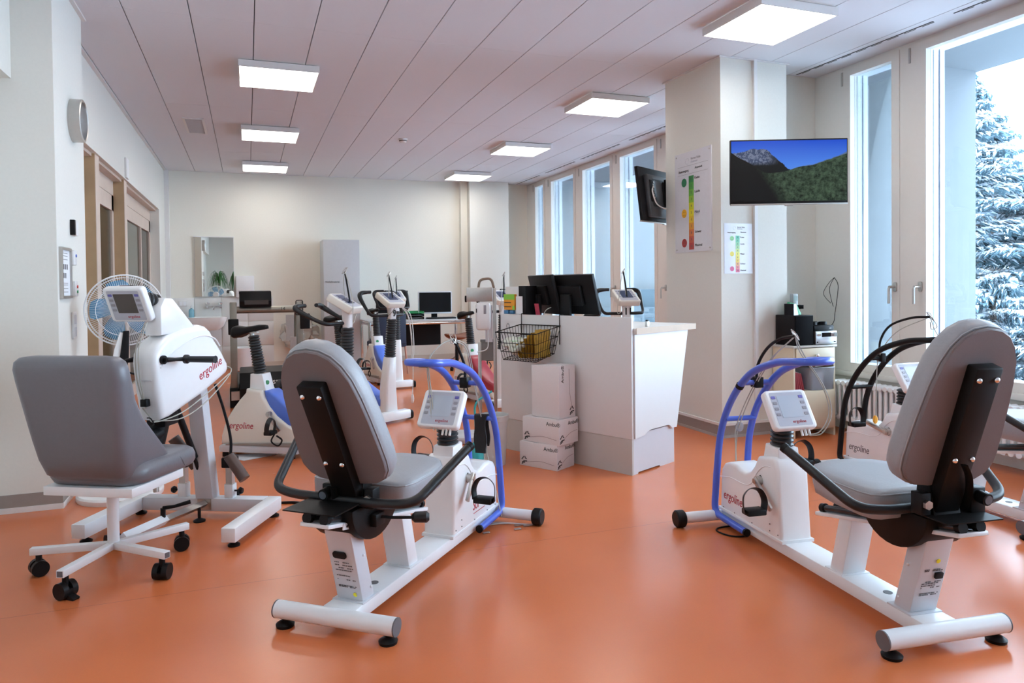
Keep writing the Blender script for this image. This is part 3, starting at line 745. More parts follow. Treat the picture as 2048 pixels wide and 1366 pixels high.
def pedal_set(t, ax, y0, s, cdir, L=.105, gray=False):
    """crank + pedal on side s (+1 = local +y); cdir = unit (u,z) direction of the crank arm"""
    a = Vector((ax[0], s*y0, ax[1])); e = a+Vector((cdir[0]*L, s*.035, cdir[1]*L))
    b = NB(); cyl(b, a-Vector((0, s*.004, 0)), a+Vector((0, s*.022, 0)), .020, n=18); cyl(b, a, a+Vector((0, s*.034, 0)), .012, n=14)
    ob('crank_axle', b, STEEL, t)
    M_ = frame((a+e)/2+Vector((0, s*.006, 0)), (e-a), (0, 1, 0))
    b = NB(); box(b, (0, 0, 0), (L+.03, .026, .014), M_, bev=.004); ob('crank_arm', b, STEEL, t)
    p = e+Vector((-.012, s*.072, -.006))
    b = NB(); box(b, p, (.060, .088, .026), bev=.006); pd = ob('pedal', b, BLACK, t)
    b = NB(); path = [p+Vector((0, -s*.046, 0)), p+Vector((.004, -s*.052, .045)), p+Vector((.006, -s*.03, .088)), p+Vector((.008, s*.012, .098)), p+Vector((.006, s*.045, .072)), p+Vector((0, s*.052, .03)), p+Vector((0, s*.046, -.006))]
    tube(b, smooth_path(path, 5), .010, n=8, flat=(1.6, .22)); ob('pedal_strap', b, RUBBER, pd)
    return e
def ecg_hook(t, pts, clips=True, r=.007, col=BLACK):
    b = NB(); P = smooth_path(pts, 6); tube(b, P, r, n=8); ob('electrode_arm', b, col, t)
    b = NB(); e = Vector(pts[-1])
    if clips:
        for q in range(2):
            tube(b, [e+Vector((.022*math.cos(a)*(1 if q else .6), .016*math.sin(a)*(1-.3*q), .022*math.sin(a+q)+.005)) for a in [R(30*i) for i in range(12)]], .0022, n=5, closed=True)
        ob('ring_clip', b, STEEL, t)
def cables(t, lines, r=.0026, m=None, name='electrode_cable'):
    for L in lines:
        b = NB(); tube(b, smooth_path(L, 6), r, n=6); ob(name, b, m or CABLE, t)

def recumbent(label, loc, ang, fm, off=0.0, low=(-.001, .62), top=(-.119, .863), dv=.03, letter=REDT, words=('ergoline', 'ergoline'), knob_y=.04, lever=True, beam_tag=1, seat_off=0.0, cross=0.0, c1=(-.78, -.63), c2=(-.55, -.835), cl=.145):
    t = thing('recumbent_bike', label, 'exercise bike', (loc[0], loc[1], 0), ang, 'recumbent exercise bikes')
    # --- undercarriage
    b = NB(); cyl(b, (0, -.235, 0), (0, .235, 0), .031, n=24); rt = ob('rear_crossbar', b, WHITE, t); rt.location = (0, 0, .058); rt.rotation_euler = (0, 0, cross)
    for s in (-1, 1):
        b = NB(); cyl(b, (0, s*.235, 0), (0, s*.240, 0), .0315, n=24); ob('end_cap', b, GREYT, rt)
        b = NB(); cyl(b, (0, s*.205, -.044), (0, s*.205, -.02), .010, n=10); lathe(b, [(0, 0), (.031, 0), (.033, .010), (.022, .018), (.012, .022), (0, .022)], c=(0, s*.205, -.058), n=20); ob('levelling_foot', b, BLACK, rt)
    b = NB(); box(b, (.655, 0, .057), (1.27, .132, .050), bev=.005); mb = ob('floor_beam', b, WHITE, t)
    b = NB(); cyl(b, (.25, 0, .081), (.25, 0, .0835), .016, n=18); ob('plug', b, GREYT, mb)
    b = NB(); cyl(b, (1.30, -.265, .045), (1.30, .265, .045), .0265, n=20); ft = ob('front_crossbar', b, WHITE, t)
    for s in (-1, 1):
        b = NB(); lathe(b, [(0, -.024), (.036, -.024), (.042, -.018), (.042, .018), (.036, .024), (0, .024)], M=Matrix.Translation((1.30, s*.288, .043)) @ Matrix.Rotation(R(90), 4, 'X'), n=24); ob('transport_wheel', b, BLACK, ft)
    # --- seat posts
    b = NB(); prism(b, [(.092, .078), (.165, .078), (.083, .372), (.008, .386)], -.055, .055, side(), bev=.006); rp_ = ob('rear_post', b, GREYW, t)
    b = NB(); bx(b, .075, .182, -.065, .065, .078, .086, bev=.002); ob('weld_flange', b, GREYW, rp_)
    for (u, z) in ((.14, .12), (.095, .25)):
        b = NB(); sph(b, (u, -.056, z), .005, n=8); sph(b, (u, .056, z), .005, n=8); ob('rivet', b, WHITE, rp_)
    n_ = Vector((-.96, 0, -.27)).normalized(); 
    def rear(v, f):  # a point on the rear face of the rear post (v right, f 0..1 up)
        return Vector((.092-.084*f-.0015, -v, .078+.308*f))
    pxd, pyd = (0, -1, 0), (-.084, 0, .308)
    if beam_tag == 1:
        b = NB(); M_ = frame(rear(-.005, .60), pxd, (-.965, 0, -.263)); prism(b, rrect(.055, .026, .010, 3), 0, .006, M_, bev=.001); ob('power_socket', b, BLACK, rp_)
        b = NB(); prism(b, [(.0, .0)]+[(.008*math.cos(R(a)), .008*math.sin(R(a))) for a in range(0, 361, 30)][1:], 0, .0015, frame(rear(.028, .10), pxd, (-.965, 0, -.263))); ob('yellow_dot', b, mat('yellow_sticker', (.85, .75, .03), .5), rp_)
        lines = (.50, .465, .43, .40, .33, .28, .20, .185)
    else:
        b = NB(); M_ = frame(rear(.022, .47), pxd, (-.965, 0, -.263)); prism(b, rrect(.030, .022, .003, 2), 0, .008, M_, bev=.001); ob('power_socket', b, BLACK, rp_)
        b = NB(); prism(b, [(.008*math.cos(R(a)), .008*math.sin(R(a))) for a in range(0, 360, 30)], 0, .0015, frame(rear(.010, .64), pxd, (-.965, 0, -.263))); ob('yellow_dot', b, mat('yellow_sticker', (.85, .75, .03), .5), rp_)
        lines = (.54, .525, .39, .37, .345, .32, .25, .23)
    b = NB(); rnd = random.Random(4)
    for f in lines:
        x = -.035
        while x < .038:
            wd = rnd.uniform(.003, .012)
            if rnd.random() < .7: box(b, (0, 0, 0), (wd, .004, .0004), frame(rear(x+wd/2, f), pxd, (-.965, 0, -.263)))
            x += wd+.002
    ob('type_plate_print', b, GREYT, rp_)['kind'] = 'stuff'
    b = NB(); prism(b, [(.425, .078), (.498, .078), (.443, .298), (.370, .310)], -.052, .052, side(), bev=.006); fp_ = ob('front_post', b, WHITE, t)
    b = NB(); bx(b, .412, .512, -.062, .062, .078, .086, bev=.002); ob('weld_flange', b, WHITE, fp_)
    # --- slide rail (slopes down to the front)
    sl = Vector((.62, 0, -.128)).normalized(); up = Vector((.2, 0, .98)).normalized()
    M_ = frame((.235, 0, .343), sl, up)
    b = NB(); box(b, (0, 0, 0), (.70, .115, .014), M_, bev=.003); rl = ob('rail_plate', b, WHITE, t)
    b = NB(); box(b, (-.14, -.060, -.006), (.26, .004, .022), M_); ob('rail_flange', b, WHITE, rl)
    b = NB()
    for i in range(9): cyl(b, M_ @ Vector((-.25+i*.028, -.0625, -.006)), M_ @ Vector((-.25+i*.028, -.0632, -.006)), .0045, n=10)
    ob('adjustment_holes', b, BLACK, rl)['kind'] = 'stuff'
    for s in (-1, 1):
        b = NB(); a0, a1 = M_ @ Vector((-.335, s*.034, .0215)), M_ @ Vector((.315, s*.034, .0215)); cyl(b, a0, a1, .0135, n=14)
        g = ob('guide_rod', b, mat('guide_rod_dark', (.06, .06, .065), .25, .7), t)
        for (p, dr) in ((a0, -1), (a1, 1)):
            b = NB(); cyl(b, p-dr*sl*.006, p+dr*sl*.014, .0185, n=16); ob('end_cap', b, BLACK, g)
    # --- everything that rides on the rail
    O = Vector((off, 0, -off*.206))
    b = NB(); pts = [(.29, .440), (-.015, .440)]+[(.135+.152*math.cos(R(a)), .435+.130*math.sin(R(a))) for a in range(183, 358, 12)]
    prism(b, [(x+off, z+O.z) for x, z in pts], -.088, .088, side(), bev=.004); ob('carriage_cover', b, BLACKM, t)
    b = NB(); bx(b, -.125+off, .10+off, -.095, .115, .456+O.z, .460+O.z); ob('rear_plate', b, BLACKM, t)
    # seat cushion
    pts = [(.085, -.17), (.10, -.195), (.15, -.207), (.30, -.203), (.42, -.180), (.49, -.135), (.525, -.06), (.528, 0)]
    pts = pts+[(x, -y) for x, y in pts[::-1][1:]]
    secs = []
    for (sc, z) in ((.90, .405), (.965, .412), (.99, .435), (1.0, .478), (.988, .492), (.955, .502), (.90, .507), (.6, .509)):
        secs.append([(.30+(x-.30)*sc+off+seat_off, y*sc, z+O.z+.012*(.30-x)*(1 if z > .45 else 0)) for x, y in pts])
    b = NB(); loft(b, secs); sc_ = ob('seat_cushion', b, LEATH, t, ang=60)
    b = NB(); tube(b, [(.30+(x-.30)*.992+off+seat_off, y*.992, .490+O.z+.012*(.30-x)) for x, y in pts], .0028, n=6, closed=True); ob('piping', b, LEATH, sc_)
    # backrest
    d = Vector((top[0]-low[0], 0, top[1]-low[1])).normalized(); nf = Vector((d.z, 0, -d.x))   # nf points forward
    def P(v, s, f=0): return Vector((low[0], -(v+dv), low[1]))+d*s+nf*f
    def outline(k=1.0, ds=0.0):
        out = []
        half = [(.0, -.115), (.06, -.114), (.115, -.106), (.150, -.085), (.170, -.050), (.173, -.01), (.168, .07), (.160, .16), (.150, .24), (.135, .31), (.112, .36), (.082, .395), (.045, .415), (.0, .422)]
        half = [(v*k+(.0 if v == 0 else (k > 1)*.0), .15+(s-.15)*k) for v, s in half]
        return half+[(-v, s) for v, s in half[::-1][1:-1]]
    b = NB(); secs = []
    for (k, f) in ((.985, 0), (1.0, .004), (1.0, .012), (.99, .014)): secs.append([P(v, s, f) for v, s in outline(k)])
    loft(b, secs); bk = ob('backrest', b, LEATHR, t)
    b = NB(); secs = []
    for (k, f) in ((.985, .014), (1.015, .018), (1.035, .032), (1.038, .055), (1.02, .074), (.97, .086), (.88, .092), (.5, .095)): secs.append([P(v, s, f) for v, s in outline(k)])
    loft(b, secs); ob('cushion', b, LEATH, bk, ang=60)
    b = NB(); tube(b, [P(v, s, .0165) for v, s in outline(1.008)], .0032, n=6, closed=True); ob('piping', b, LEATH, bk)
    M_ = frame(P(0, .045, -.014), (0, -1, 0), -nf)      # x = v, y = along the back
    b = NB(); box(b, (0, 0, 0), (.097, .53, .046), M_, bev=.006)
    br = ob('back_bracket', b, BLACKM, t)
    for s in (0, .272):
        for v in (-.032, .032):
            b = NB(); sph(b, P(v, s, -.037), .0095, n=14); ob('bolt', b, CHROME, br)
    # hinge block, knob, bolt
    c = P(0, -.20, 0)
    b = NB(); prism(b, [(-.03, -.03), (.05, -.03), (.035, .09), (-.01, .09)], -.052, .052, Matrix(((1, 0, 0, c.x-.01), (0, 0, -1, -dv), (0, 1, 0, c.z+.02), (0, 0, 0, 1))), bev=.003); ob('hinge_block', b, BLACKM, t)
    b = NB(); bx(b, c.x-.05, c.x+.01, knob_y-.028, knob_y+.028, .443+O.z, c.z+.07, bev=.004); ob('clamp_block', b, BLACK, t)
    b = NB(); cyl(b, (c.x-.045, knob_y, c.z+.045), (c.x-.085, knob_y, c.z+.040), .020, n=14); kb = ob('adjusting_knob', b, BLACK, t)
    cyl(b := NB(), (c.x-.084, knob_y, c.z+.040), (c.x-.088, knob_y, c.z+.0395), .014, n=14); ob('knob_cap', b, mat('knob_cap_grey', (.12, .14, .17), .3), kb)
    s = -1 if knob_y > 0 else 1
    b = NB(); bx(b, c.x-.045, c.x+.0, s*.085-dv-.018, s*.085-dv+.018, c.z-.005, c.z+.065, bev=.003); bl = ob('handle_clamp', b, BLACK, t)
    cyl(b := NB(), (c.x-.045, s*.085-dv, c.z+.030), (c.x-.056, s*.085-dv, c.z+.030), .0155, n=6); ob('hex_bolt', b, STEEL, bl)
    b = NB(); tube(b, smooth_path([P(-.005, -.01, -.05), P(.02, -.05, -.055), P(.045, -.11, -.05), P(.06, -.17, -.04)] if knob_y < 0 else [P(-.03, -.10, -.045), P(-.04, -.15, -.045), P(-.045, -.19, -.04)], 5), .008, n=8, flat=(1.5, .5)); ob('recline_lever', b, BLACKM, t)
    # handlebar
    hb = [(.31, .375, .61), (.055, .292, .468), (.035, .20, .458), (.035, -.20, .458), (.055, -.292, .468), (.31, -.375, .61)]
    hb = [(x+off, y*1.0, z+O.z+.004) for x, y, z in hb]
    b = NB(); tube(b, fillet(hb, .085, 7), .0165, n=14); h_ = ob('side_handlebar', b, RUBBER, t)
    for e, f in ((hb[0], hb[1]), (hb[-1], hb[-2])):
        dd = (Vector(e)-Vector(f)).normalized(); b = NB(); cyl(b, Vector(e)-dd*.006, Vector(e)+dd*.010, .0178, n=16); ob('grip_end', b, BLACK, h_)
    if lever:
        b = NB(); tube(b, [(.12+off, -.08, .385), (.13+off, -.15, .384), (.155+off, -.235, .386)], .006, n=8); lv = ob('release_lever', b, BLACK, t)
        b = NB(); tube(b, [(.152+off, -.222, .3855), (.156+off, -.232, .386), (.170+off, -.272, .387), (.174+off, -.280, .387)], .02, n=14, rad=[.010, .019, .020, .012]); ob('lever_knob', b, RUBBER, lv)
        b = NB(); bx(b, .09+off, .15+off, -.115, -.085, .355, .40, bev=.004); ob('lever_mount', b, BLACK, lv)
    # --- drive housing
    prof = [(.775, .082), (.800, .38), (.815, .425), (.838, .440), (.955, .418), (.985, .368), (1.02, .332), (1.06, .318), (1.10, .322), (1.14, .334), (1.20, .334), (1.245, .318), (1.268, .29), (1.276, .25), (1.284, .082)]
    b = NB(); prism(b, prof, -.076, .076, side(), bev=.016, seg=3); hs = ob('housing', b, WHITEP, t, ang=50)
    b = NB(); prism(b, [(.766, .080), (.766, .094), (1.292, .094), (1.292, .080)], -.080, .080, side(), bev=.003); ob('housing_skirt', b, WHITE, hs)
    b = NB(); prism(b, [(.822, .40), (.835, .478), (.930, .482), (.952, .40)], -.052, .052, side(), bev=.008); ob('housing_neck', b, WHITEP, hs)
    for s in (-1, 1):
        b = NB(); tube(b, smooth_path([(1.278, s*.0762, .245), (1.18, s*.077, .262), (1.06, s*.077, .262), (1.00, s*.077, .285), (.955, s*.077, .345), (.90, s*.077, .385), (.84, s*.077, .395)], 5), .0022, n=6, cap=False); ob('housing_seam', b, WHITEP, hs)
        b = NB(); prism(b, [(.014*math.cos(R(a)), .024*math.sin(R(a))) for a in range(0, 360, 30)], 0, .0015, Matrix(((1, 0, 0, .93), (0, 0, s, s*.0762), (0, 1, 0, .315), (0, 0, 0, 1)))); ob('axle_slot', b, BLACK, hs)
        b = NB()
        for (u, z) in ((.86, .11), (.80, .11), (1.0, .10), (1.15, .10), (1.25, .10), (.86, .14)): sph(b, (u, s*.0765, z), .003, n=8)
        ob('housing_screws', b, GREYT, hs)['kind'] = 'stuff'
    text('lettering', words[0], .062 if len(words[0]) > 4 else .066, letter, hs, (1.165, .0768, .165), (-1, 0, -.0), (0, 0, 1), shear=.18, squash=.82)
    text('lettering', words[1], .062 if len(words[1]) > 4 else .066, letter, hs, (1.165 if len(words[1]) > 4 else 1.02, -.0768, .165), (1, 0, 0), (0, 0, 1), shear=.18, squash=.82)
    if len(words[1]) <= 4:
        b = NB(); bx(b, .99, 1.12, -.0775, -.0765, .128, .131); ob('underline', b, letter, hs)
    bellows(t, (.882, 0, .478), (.878, 0, .570), .050, .050, 5)
    M_ = frame((.823, 0, .643), (0, -1, 0), Vector((-.145, 0, .095)).normalized())
    M_ = frame((.826, 0, .647), (0, -1, 0), (-.84, 0, .55))
    ds = display(t, M_, .205, .182, SCRG, letter)
    b = NB()
    for k in range(3): cyl(b, M_ @ Vector((.028+k*.018, -.090, -.008)), M_ @ Vector((.028+k*.018, -.118, -.012)), .0055, n=8)
    ob('plugs', b, CABLEW, ds)
    # --- front frame
    near = [(1.02, .094, .050), (1.315, .090, .054), (1.300, .085, .25), (1.262, .081, .47), (1.165, .078, .645), (1.01, .075, .785), (.82, .072, .856), (.66, .072, .876)]
    tip = [(.66+ -.05*math.sin(R(a)), .072*math.cos(R(a)), .876+.004*math.sin(R(a))) for a in range(20, 180, 20)]
    lower = fillet(near[:3], .055, 6)
    up_ = smooth_path([lower[-1]]+[Vector(p) for p in near[3:]], 6)
    half = lower[:-1]+up_
    full = half+[Vector(p) for p in tip]+[Vector((p.x, -p.y, p.z)) for p in half[::-1]]
    b = NB(); tube(b, full, .0168, n=14); fr = ob('front_frame', b, fm, t)
    for s in (-1, 1):
        b = NB(); cyl(b, (1.012, s*.094, .050), (1.024, s*.094, .050), .0185, n=16); ob('end_cap', b, BLACK, fr)
    for (u, z, yy) in ((1.222, .540, .080), (1.078, .735, .076)):
        b = NB(); cyl(b, (u, -yy, z), (u, yy, z), .0125, n=12); ob('crosspiece', b, fm, fr)
    pedal_set(t, (.93, .315), .078, -1, c1, L=cl)
    pedal_set(t, (.93, .315), .078, 1, c2, L=cl)
    return t

A_BIKE = recumbent('recumbent bike with blue tube frame left of centre, a dark cuff hanging on it', (.2664, 2.516), R(48.2), BLUE, off=0.0, low=(-.001, .620), top=(-.119, .863), dv=.03, words=('ergoline', 'Sor'), knob_y=.045, seat_off=.055, cross=R(3.0), c1=(-.45, -.66), c2=(.62, .66), cl=.105)
# the far pedal of this bike points up, the near one down (done in the builder)
ecg_hook(A_BIKE, [(1.078, .0, .742), (1.07, .0, .82), (1.03, .01, .90), (.99, .02, .95)])
b = NB(); bx(b, 1.052, 1.102, -.02, .02, .712, .762, bev=.003); ob('arm_clamp', b, BLACK, A_BIKE)
b = NB(); cyl(b, (.80, .055, .857), (.78, .089, .859), .0195, n=14); ob('strap_band', b, BLACK, A_BIKE)
cables(A_BIKE, [[(.99, .02, .95), (.92, .05, .93), (.86, .08, .86), (.84, .06, .72), (.79, .02, .60), (.775, .0, .56)],
                [(.99, .02, .955), (.91, .055, .925), (.855, .085, .85), (.835, .066, .71), (.785, .03, .60), (.772, .012, .56)],
                [(.99, .02, .95), (1.09, .0, .90), (1.14, -.01, .76), (1.18, -.02, .62), (1.215, -.03, .50), (1.23, -.03, .33)],
                [(.99, .02, .955), (1.10, .0, .91), (1.155, -.01, .77), (1.19, -.02, .61), (1.23, -.04, .42), (1.25, -.04, .335)]])
B_BIKE = recumbent('recumbent bike with blue tube frame on the right, nearest the window', (2.117, 1.674), R(83.2), BLUE, off=0.0, low=(-.068, .659), top=(-.155, .920), dv=-.035, knob_y=-.075, lever=False, beam_tag=2, c1=(.6, .4), c2=(-.80, -.66), cl=.135)
ecg_hook(B_BIKE, [(1.078, .0, .742), (1.065, .0, .82), (1.00, -.005, .90), (.91, -.01, .95), (.80, -.012, .972)])
b = NB(); bx(b, 1.052, 1.102, -.022, .018, .712, .762, bev=.003); ob('arm_clamp', b, BLACK, B_BIKE)
b = NB(); cyl(b, (1.10, .077, .712), (1.088, .0767, .727), .0195, n=14); ob('strap_band', b, BLACK, B_BIKE)
cables(B_BIKE, [[(.80, -.012, .972), (.79, -.03, .90), (.74, -.10, .76), (.735, -.13, .64), (.755, -.10, .56), (.775, -.05, .545)],
                [(.80, -.012, .975), (.785, -.045, .89), (.735, -.11, .75), (.73, -.14, .64), (.75, -.11, .555), (.773, -.065, .54)],
                [(.80, -.012, .972), (.95, .0, .86), (1.10, .01, .68), (1.20, .02, .50), (1.225, .02, .40), (1.225, .02, .335)],
                [(.80, -.012, .97), (.97, .01, .84), (1.12, .02, .66), (1.20, .035, .50), (1.205, .035, .40), (1.205, .035, .335)]])
b = NB(); lathe(b, [(0, 0), (.020, .002), (.024, .008), (.018, .014), (0, .016)], M=Matrix.Translation((1.20, .012, .50)) @ Matrix.Rotation(R(90), 4, 'Y'), n=16); ob('suction_electrode', b, BINPL, B_BIKE)
C_BIKE = recumbent('recumbent bike with black tube frame by the radiator, partly behind the right-hand bike', (3.58, 2.24), R(87), BLACK, off=-.17, low=(-.24, .66), top=(-.33, .92), dv=0, letter=GREYT, knob_y=.05, lever=False, c1=(-.9, -.2), c2=(.97, .22), cl=.15)
ecg_hook(C_BIKE, [(1.078, .0, .742), (1.07, -.005, .85), (1.0, -.01, .94), (.86, -.02, .99), (.74, -.03, 1.0)])
b = NB(); bx(b, 1.056, 1.10, -.03, .0, .712, .765, bev=.003); ob('arm_clamp', b, BLACK, C_BIKE)
cables(C_BIKE, [[(.74, -.03, 1.0), (.72, -.04, .93), (.70, -.06, .86), (.74, -.07, .78), (.77, -.05, .70)],
                [(.74, -.03, 1.0), (.95, -.0, .90), (1.08, .0, .74), (1.10, .0, .55), (1.11, .0, .36)],
                [(.74, -.03, 1.0), (.735, -.06, .97), (.74, -.08, .94), (.75, -.05, .93), (.74, -.03, .97)]])
b = NB(); sph(b, (1.11, 0, .35), .015, (1, 1, 1.8), 8); ob('electrode_bundle', b, ORANGE, C_BIKE)

# cuff over the low crosspiece of the first bike
a_ = R(48.2)
t = thing('blood_pressure_cuff', 'black cloth blood pressure cuff draped over the lower blue crosspiece', 'cuff', (.2664+1.222*math.cos(a_)+.02*math.sin(a_), 2.516+1.222*math.sin(a_)-.02*math.cos(a_), .54), a_)
b = NB(); path = [(-.017, 0, -.175), (-.02, 0, -.10), (-.021, 0, -.02), (-.014, 0, .012), (0, 0, .019), (.014, 0, .012), (.021, 0, -.02), (.022, 0, -.09), (.02, 0, -.145)]
b2 = NB()
P_ = smooth_path(path, 4); sec = []
for p in P_:
    k = 1+.12*math.sin(p.z*45)
    sec.append([(p.x+.0045, -.032*k, p.z), (p.x+.0045, .030*k, p.z), (p.x-.0045, .030*k, p.z), (p.x-.0045, -.032*k, p.z)])
loft(b2, sec); b.free(); ob('cuff_cloth', b2, mat('cuff_black', (.012, .011, .012), .85), t)
b = NB(); tube(b, smooth_path([(.02, -.01, -.14), (.03, -.03, -.25), (.06, -.05, -.38), (.03, -.09, -.50)], 6), .003, n=6); ob('air_hose', b, CABLE, t)

def upright(label, loc, ang, shell, num=None, lean=0.0, ped=True, dispm=SCRN, hook=(.02, 0), drop=0.0):
    t = thing('upright_bike', label, 'exercise bike', (loc[0], loc[1], 0), ang, 'upright exercise bikes')
    b = NB(); prism(b, [(-.005, .035), (-.005, .075), (.01, .088), (.60, .088), (.60, .035)], -.115, .115, side(), bev=.008); bs = ob('base', b, GREYW, t)
    b = NB(); prism(b, [(.05, .088), (.05, .098), (.60, .118), (.60, .088)], -.119, .119, side(), bev=.002); ob('tread_strip', b, mat('tread_strip_grey', (.30, .29, .27), .6), bs)
    b = NB(); box(b, (.78, 0, .062), (.40, .10, .045), bev=.006); ob('floor_beam', b, WHITE, t)
    for u in (.03, .55):
        for s in (-1, 1):
            b = NB(); cyl(b, (u, s*.085, 0), (u, s*.085, .04), .022, n=14); ob('foot', b, BLACK, bs)
    b = NB(); prism(b, [(.955, .025), (.955, .085), (.965, .098), (1.035, .098), (1.045, .085), (1.045, .025)], -.17, .17, side(), bev=.008); fb = ob('front_foot', b, WHITE, t)
    for s in (-1, 1):
        b = NB(); prism(b, rrect(.10, .082, .030, 4), 0, .030, Matrix(((1, 0, 0, 1.0), (0, 0, s, s*.17), (0, 1, 0, .048), (0, 0, 0, 1))), bev=.006); ob('roller_cap', b, BLACK, fb)
    prof = [(.0, .088), (.004, .15), (.026, .22), (.058, .285), (.105, .355), (.155, .415), (.200, .462), (.205, .490), (.325, .480), (.345, .43), (.385, .365), (.44, .30), (.52, .24), (.62, .20), (.75, .17), (.88, .15), (.90, .088)]
    b = NB(); prism(b, prof, -.10, .10, side(), bev=.022, seg=3); hs = ob('housing', b, IVORY, t, ang=50)
    b = NB(); prism(b, [(.212, .47), (.218, .592), (.312, .592), (.345, .47)], -.060, .060, side(), bev=.008); ob('seat_neck', b, WHITEP, hs)
    sp = [(.335, .475), (.375, .478), (.43, .440), (.50, .380), (.60, .31), (.72, .26), (.86, .235), (.90, .20), (.90, .14), (.60, .16), (.45, .24), (.36, .36)]
    b = NB(); prism(b, sp, -.082, .082, side(), bev=.02, seg=3); ob('front_shell', b, shell, t, ang=50)
    cyl(b := NB(), (.30, -.02, .53), (.335, -.02, .525), .018, n=12); ob('height_knob', b, GREEN, hs)
    for s in (-1, 1):
        text('lettering', 'ergoline', .068, REDT, hs, (.165, s*.1008, .225), (-s, 0, 0), (0, 0, 1), shear=.18, squash=.85)
    bellows(t, (.265, 0, .592), (.215, 0, .865), .047, .040, 14)
    # saddle: lofted along its length, deep and wide at the rear, slim nose
    secs = []
    for (x, hw, zt, zb) in ((.060, .035, .925, .892), (.070, .062, .934, .856), (.095, .076, .938, .848), (.125, .072, .935, .858), (.160, .052, .930, .878), (.200, .036, .934, .892), (.260, .028, .944, .906), (.310, .020, .944, .914), (.330, .012, .940, .920)):
        ring = []
        for q in range(16):
            a = 2*math.pi*q/16; ca, sa = math.cos(a), math.sin(a)
            z = (zt+zb)/2+(zt-zb)/2*(abs(sa)**.6)*(1 if sa >= 0 else -1)
            ring.append((x, hw*(abs(ca)**.7)*(1 if ca >= 0 else -1), z-.010*abs(ca)))
        secs.append(ring)
    b = NB(); loft(b, secs); sd = ob('saddle', b, BLACK, t, ang=70)
    b = NB(); cyl(b, (.205, 0, .862), (.20, 0, .905), .016, n=12); bx(b, .16, .25, -.02, .02, .885, .893); ob('saddle_clamp', b, STEEL, sd)
    # front column
    def lofted(sects): 
        b = NB(); loft(b, sects); return b
    sec = []
    for (z, hw, hu, du) in ((.085, .068, .060, 0), (.33, .060, .052, .0), (.575, .050, .044, lean*.6), (.582, .047, .040, lean*.6)):
        sec.append([(.93+du+x, y, z) for x, y in rrect(hu*2, hw*2, .022, 3)])
    fcol = ob('front_column', lofted(sec), WHITEP, t, ang=40)
    bellows(t, (.93+lean*.6, 0, .582), (.945+lean, 0, .925), .052, .045, 16)
    sec = []
    for (z, hw, hu) in ((.915, .034, .026), (1.0, .036, .030), (1.05, .045, .034)):
        sec.append([(.945+lean+x, y, z) for x, y in rrect(hu*2, hw*2, .014, 3)])
    nk = ob('display_neck', lofted(sec), WHITEP, t, ang=40)
    if num:
        text('number', num, .082, BLKT, nk, (.945+lean+.0345, 0, .972), (0, 1, 0), (0, 0, 1), ext=.001, bold=.0022)
    M_ = frame((.935+lean, 0, 1.105), (0, 1, 0), (.50, 0, .86))
    ds = display(t, M_, .205, .205, dispm, None, key_m=PANELD, deep=-.042, body=IVORY)
    # handlebar: bar across, two loops toward the rider
    hx = .93+lean
    for s in (-1, 1):
        L = [(hx, 0, .955), (hx-.02, s*.12, .955), (hx-.05, s*.185, .965), (hx-.12, s*.203, 1.05), (hx-.17, s*.207, 1.125), (hx-.18, s*.18, 1.155), (hx-.175, s*.12, 1.162), (hx-.17, s*.085, 1.163)]
        if drop: L = [(hx+(x-hx)*1.55, y, .955+(z-.955)*drop) for x, y, z in L]
        rr = []; P_ = smooth_path(L, 5)
        for i in range(len(P_)):
            f = i/(len(P_)-1); rr.append(.0135 if f < .38 else .0135+.007*math.sin(min(1, (f-.38)/.5)*math.pi) if f < .88 else .0145)
        b = NB(); tube(b, P_, .015, n=12, rad=rr); hb_ = ob('handlebar', b, RUBBER, t)
    b = NB(); tube(b, fillet([(hx-.02, .0, .955), (hx-.05, 0, .90), (hx-.02, 0, .88)], .02), .010, n=8); ob('bar_clamp', b, BLACK, t)
    for s in (1, -1):
        e = pedal_set(t, (.39, .315), .10, s, (-.60*s, .8*s), L=.13)
        b = NB(); c = e+Vector((0, s*.05, -.05)); tube(b, smooth_path([e+Vector((0, s*.04, -.02)), c+Vector((-.02, 0, -.02)), c+Vector((.03, .0, -.05)), c+Vector((.06, 0, -.01)), c+Vector((.02, 0, .02))], 5), .006, n=6); ob('hanging_strap', b, BLACK, t)
    hk = Vector((.97+lean, 0, 1.05))
    ecg_hook(t, [hk, hk+Vector((hook[0]*.3, hook[1]*.3, .10)), hk+Vector((hook[0], hook[1], .27))], r=.0065)
    e = hk+Vector((hook[0], hook[1], .27))
    cables(t, [[e, e+Vector((.03, -.03, -.05)), e+Vector((.09, -.08, -.20)), e+Vector((.10, -.10, -.36)), Vector((1.03+lean, -.04, 1.02))],
               [e, e+Vector((-.02, .02, -.10)), e+Vector((-.0, .03, -.22)), Vector((.98+lean, .06, 1.08))]], r=.003)
    return t
upright('upright bike with blue shell, black saddle in plain view beside the treadmill', (-.148, 5.609), R(-31.4), BLUEP, hook=(-.04, .0), ped=True, drop=.60)
u9 = upright('upright bike with blue shell and the number 9 on its neck', (.697, 7.175), R(-59.5), BLUEP, '9', lean=.05, hook=(-.13, .06))
cables(u9, [[(1.04, .08, 1.03), (1.10, .10, .95), (1.13, .11, .75), (1.12, .11, .55)], [(1.04, .075, 1.03), (1.11, .12, .95), (1.14, .125, .70), (1.13, .12, .54)], [(1.04, .075, 1.03), (1.10, .11, .9), (1.14, .11, .5), (1.13, .11, .22)]], r=.004, m=CABLEW)
b = NB(); sph(b, (1.13, .11, .21), .02, (.7, .7, 2.2), 10); sph(b, (1.125, .115, .54), .018, (.8, .8, 2), 10); ob('electrode_bundle', b, CABLEW, u9)
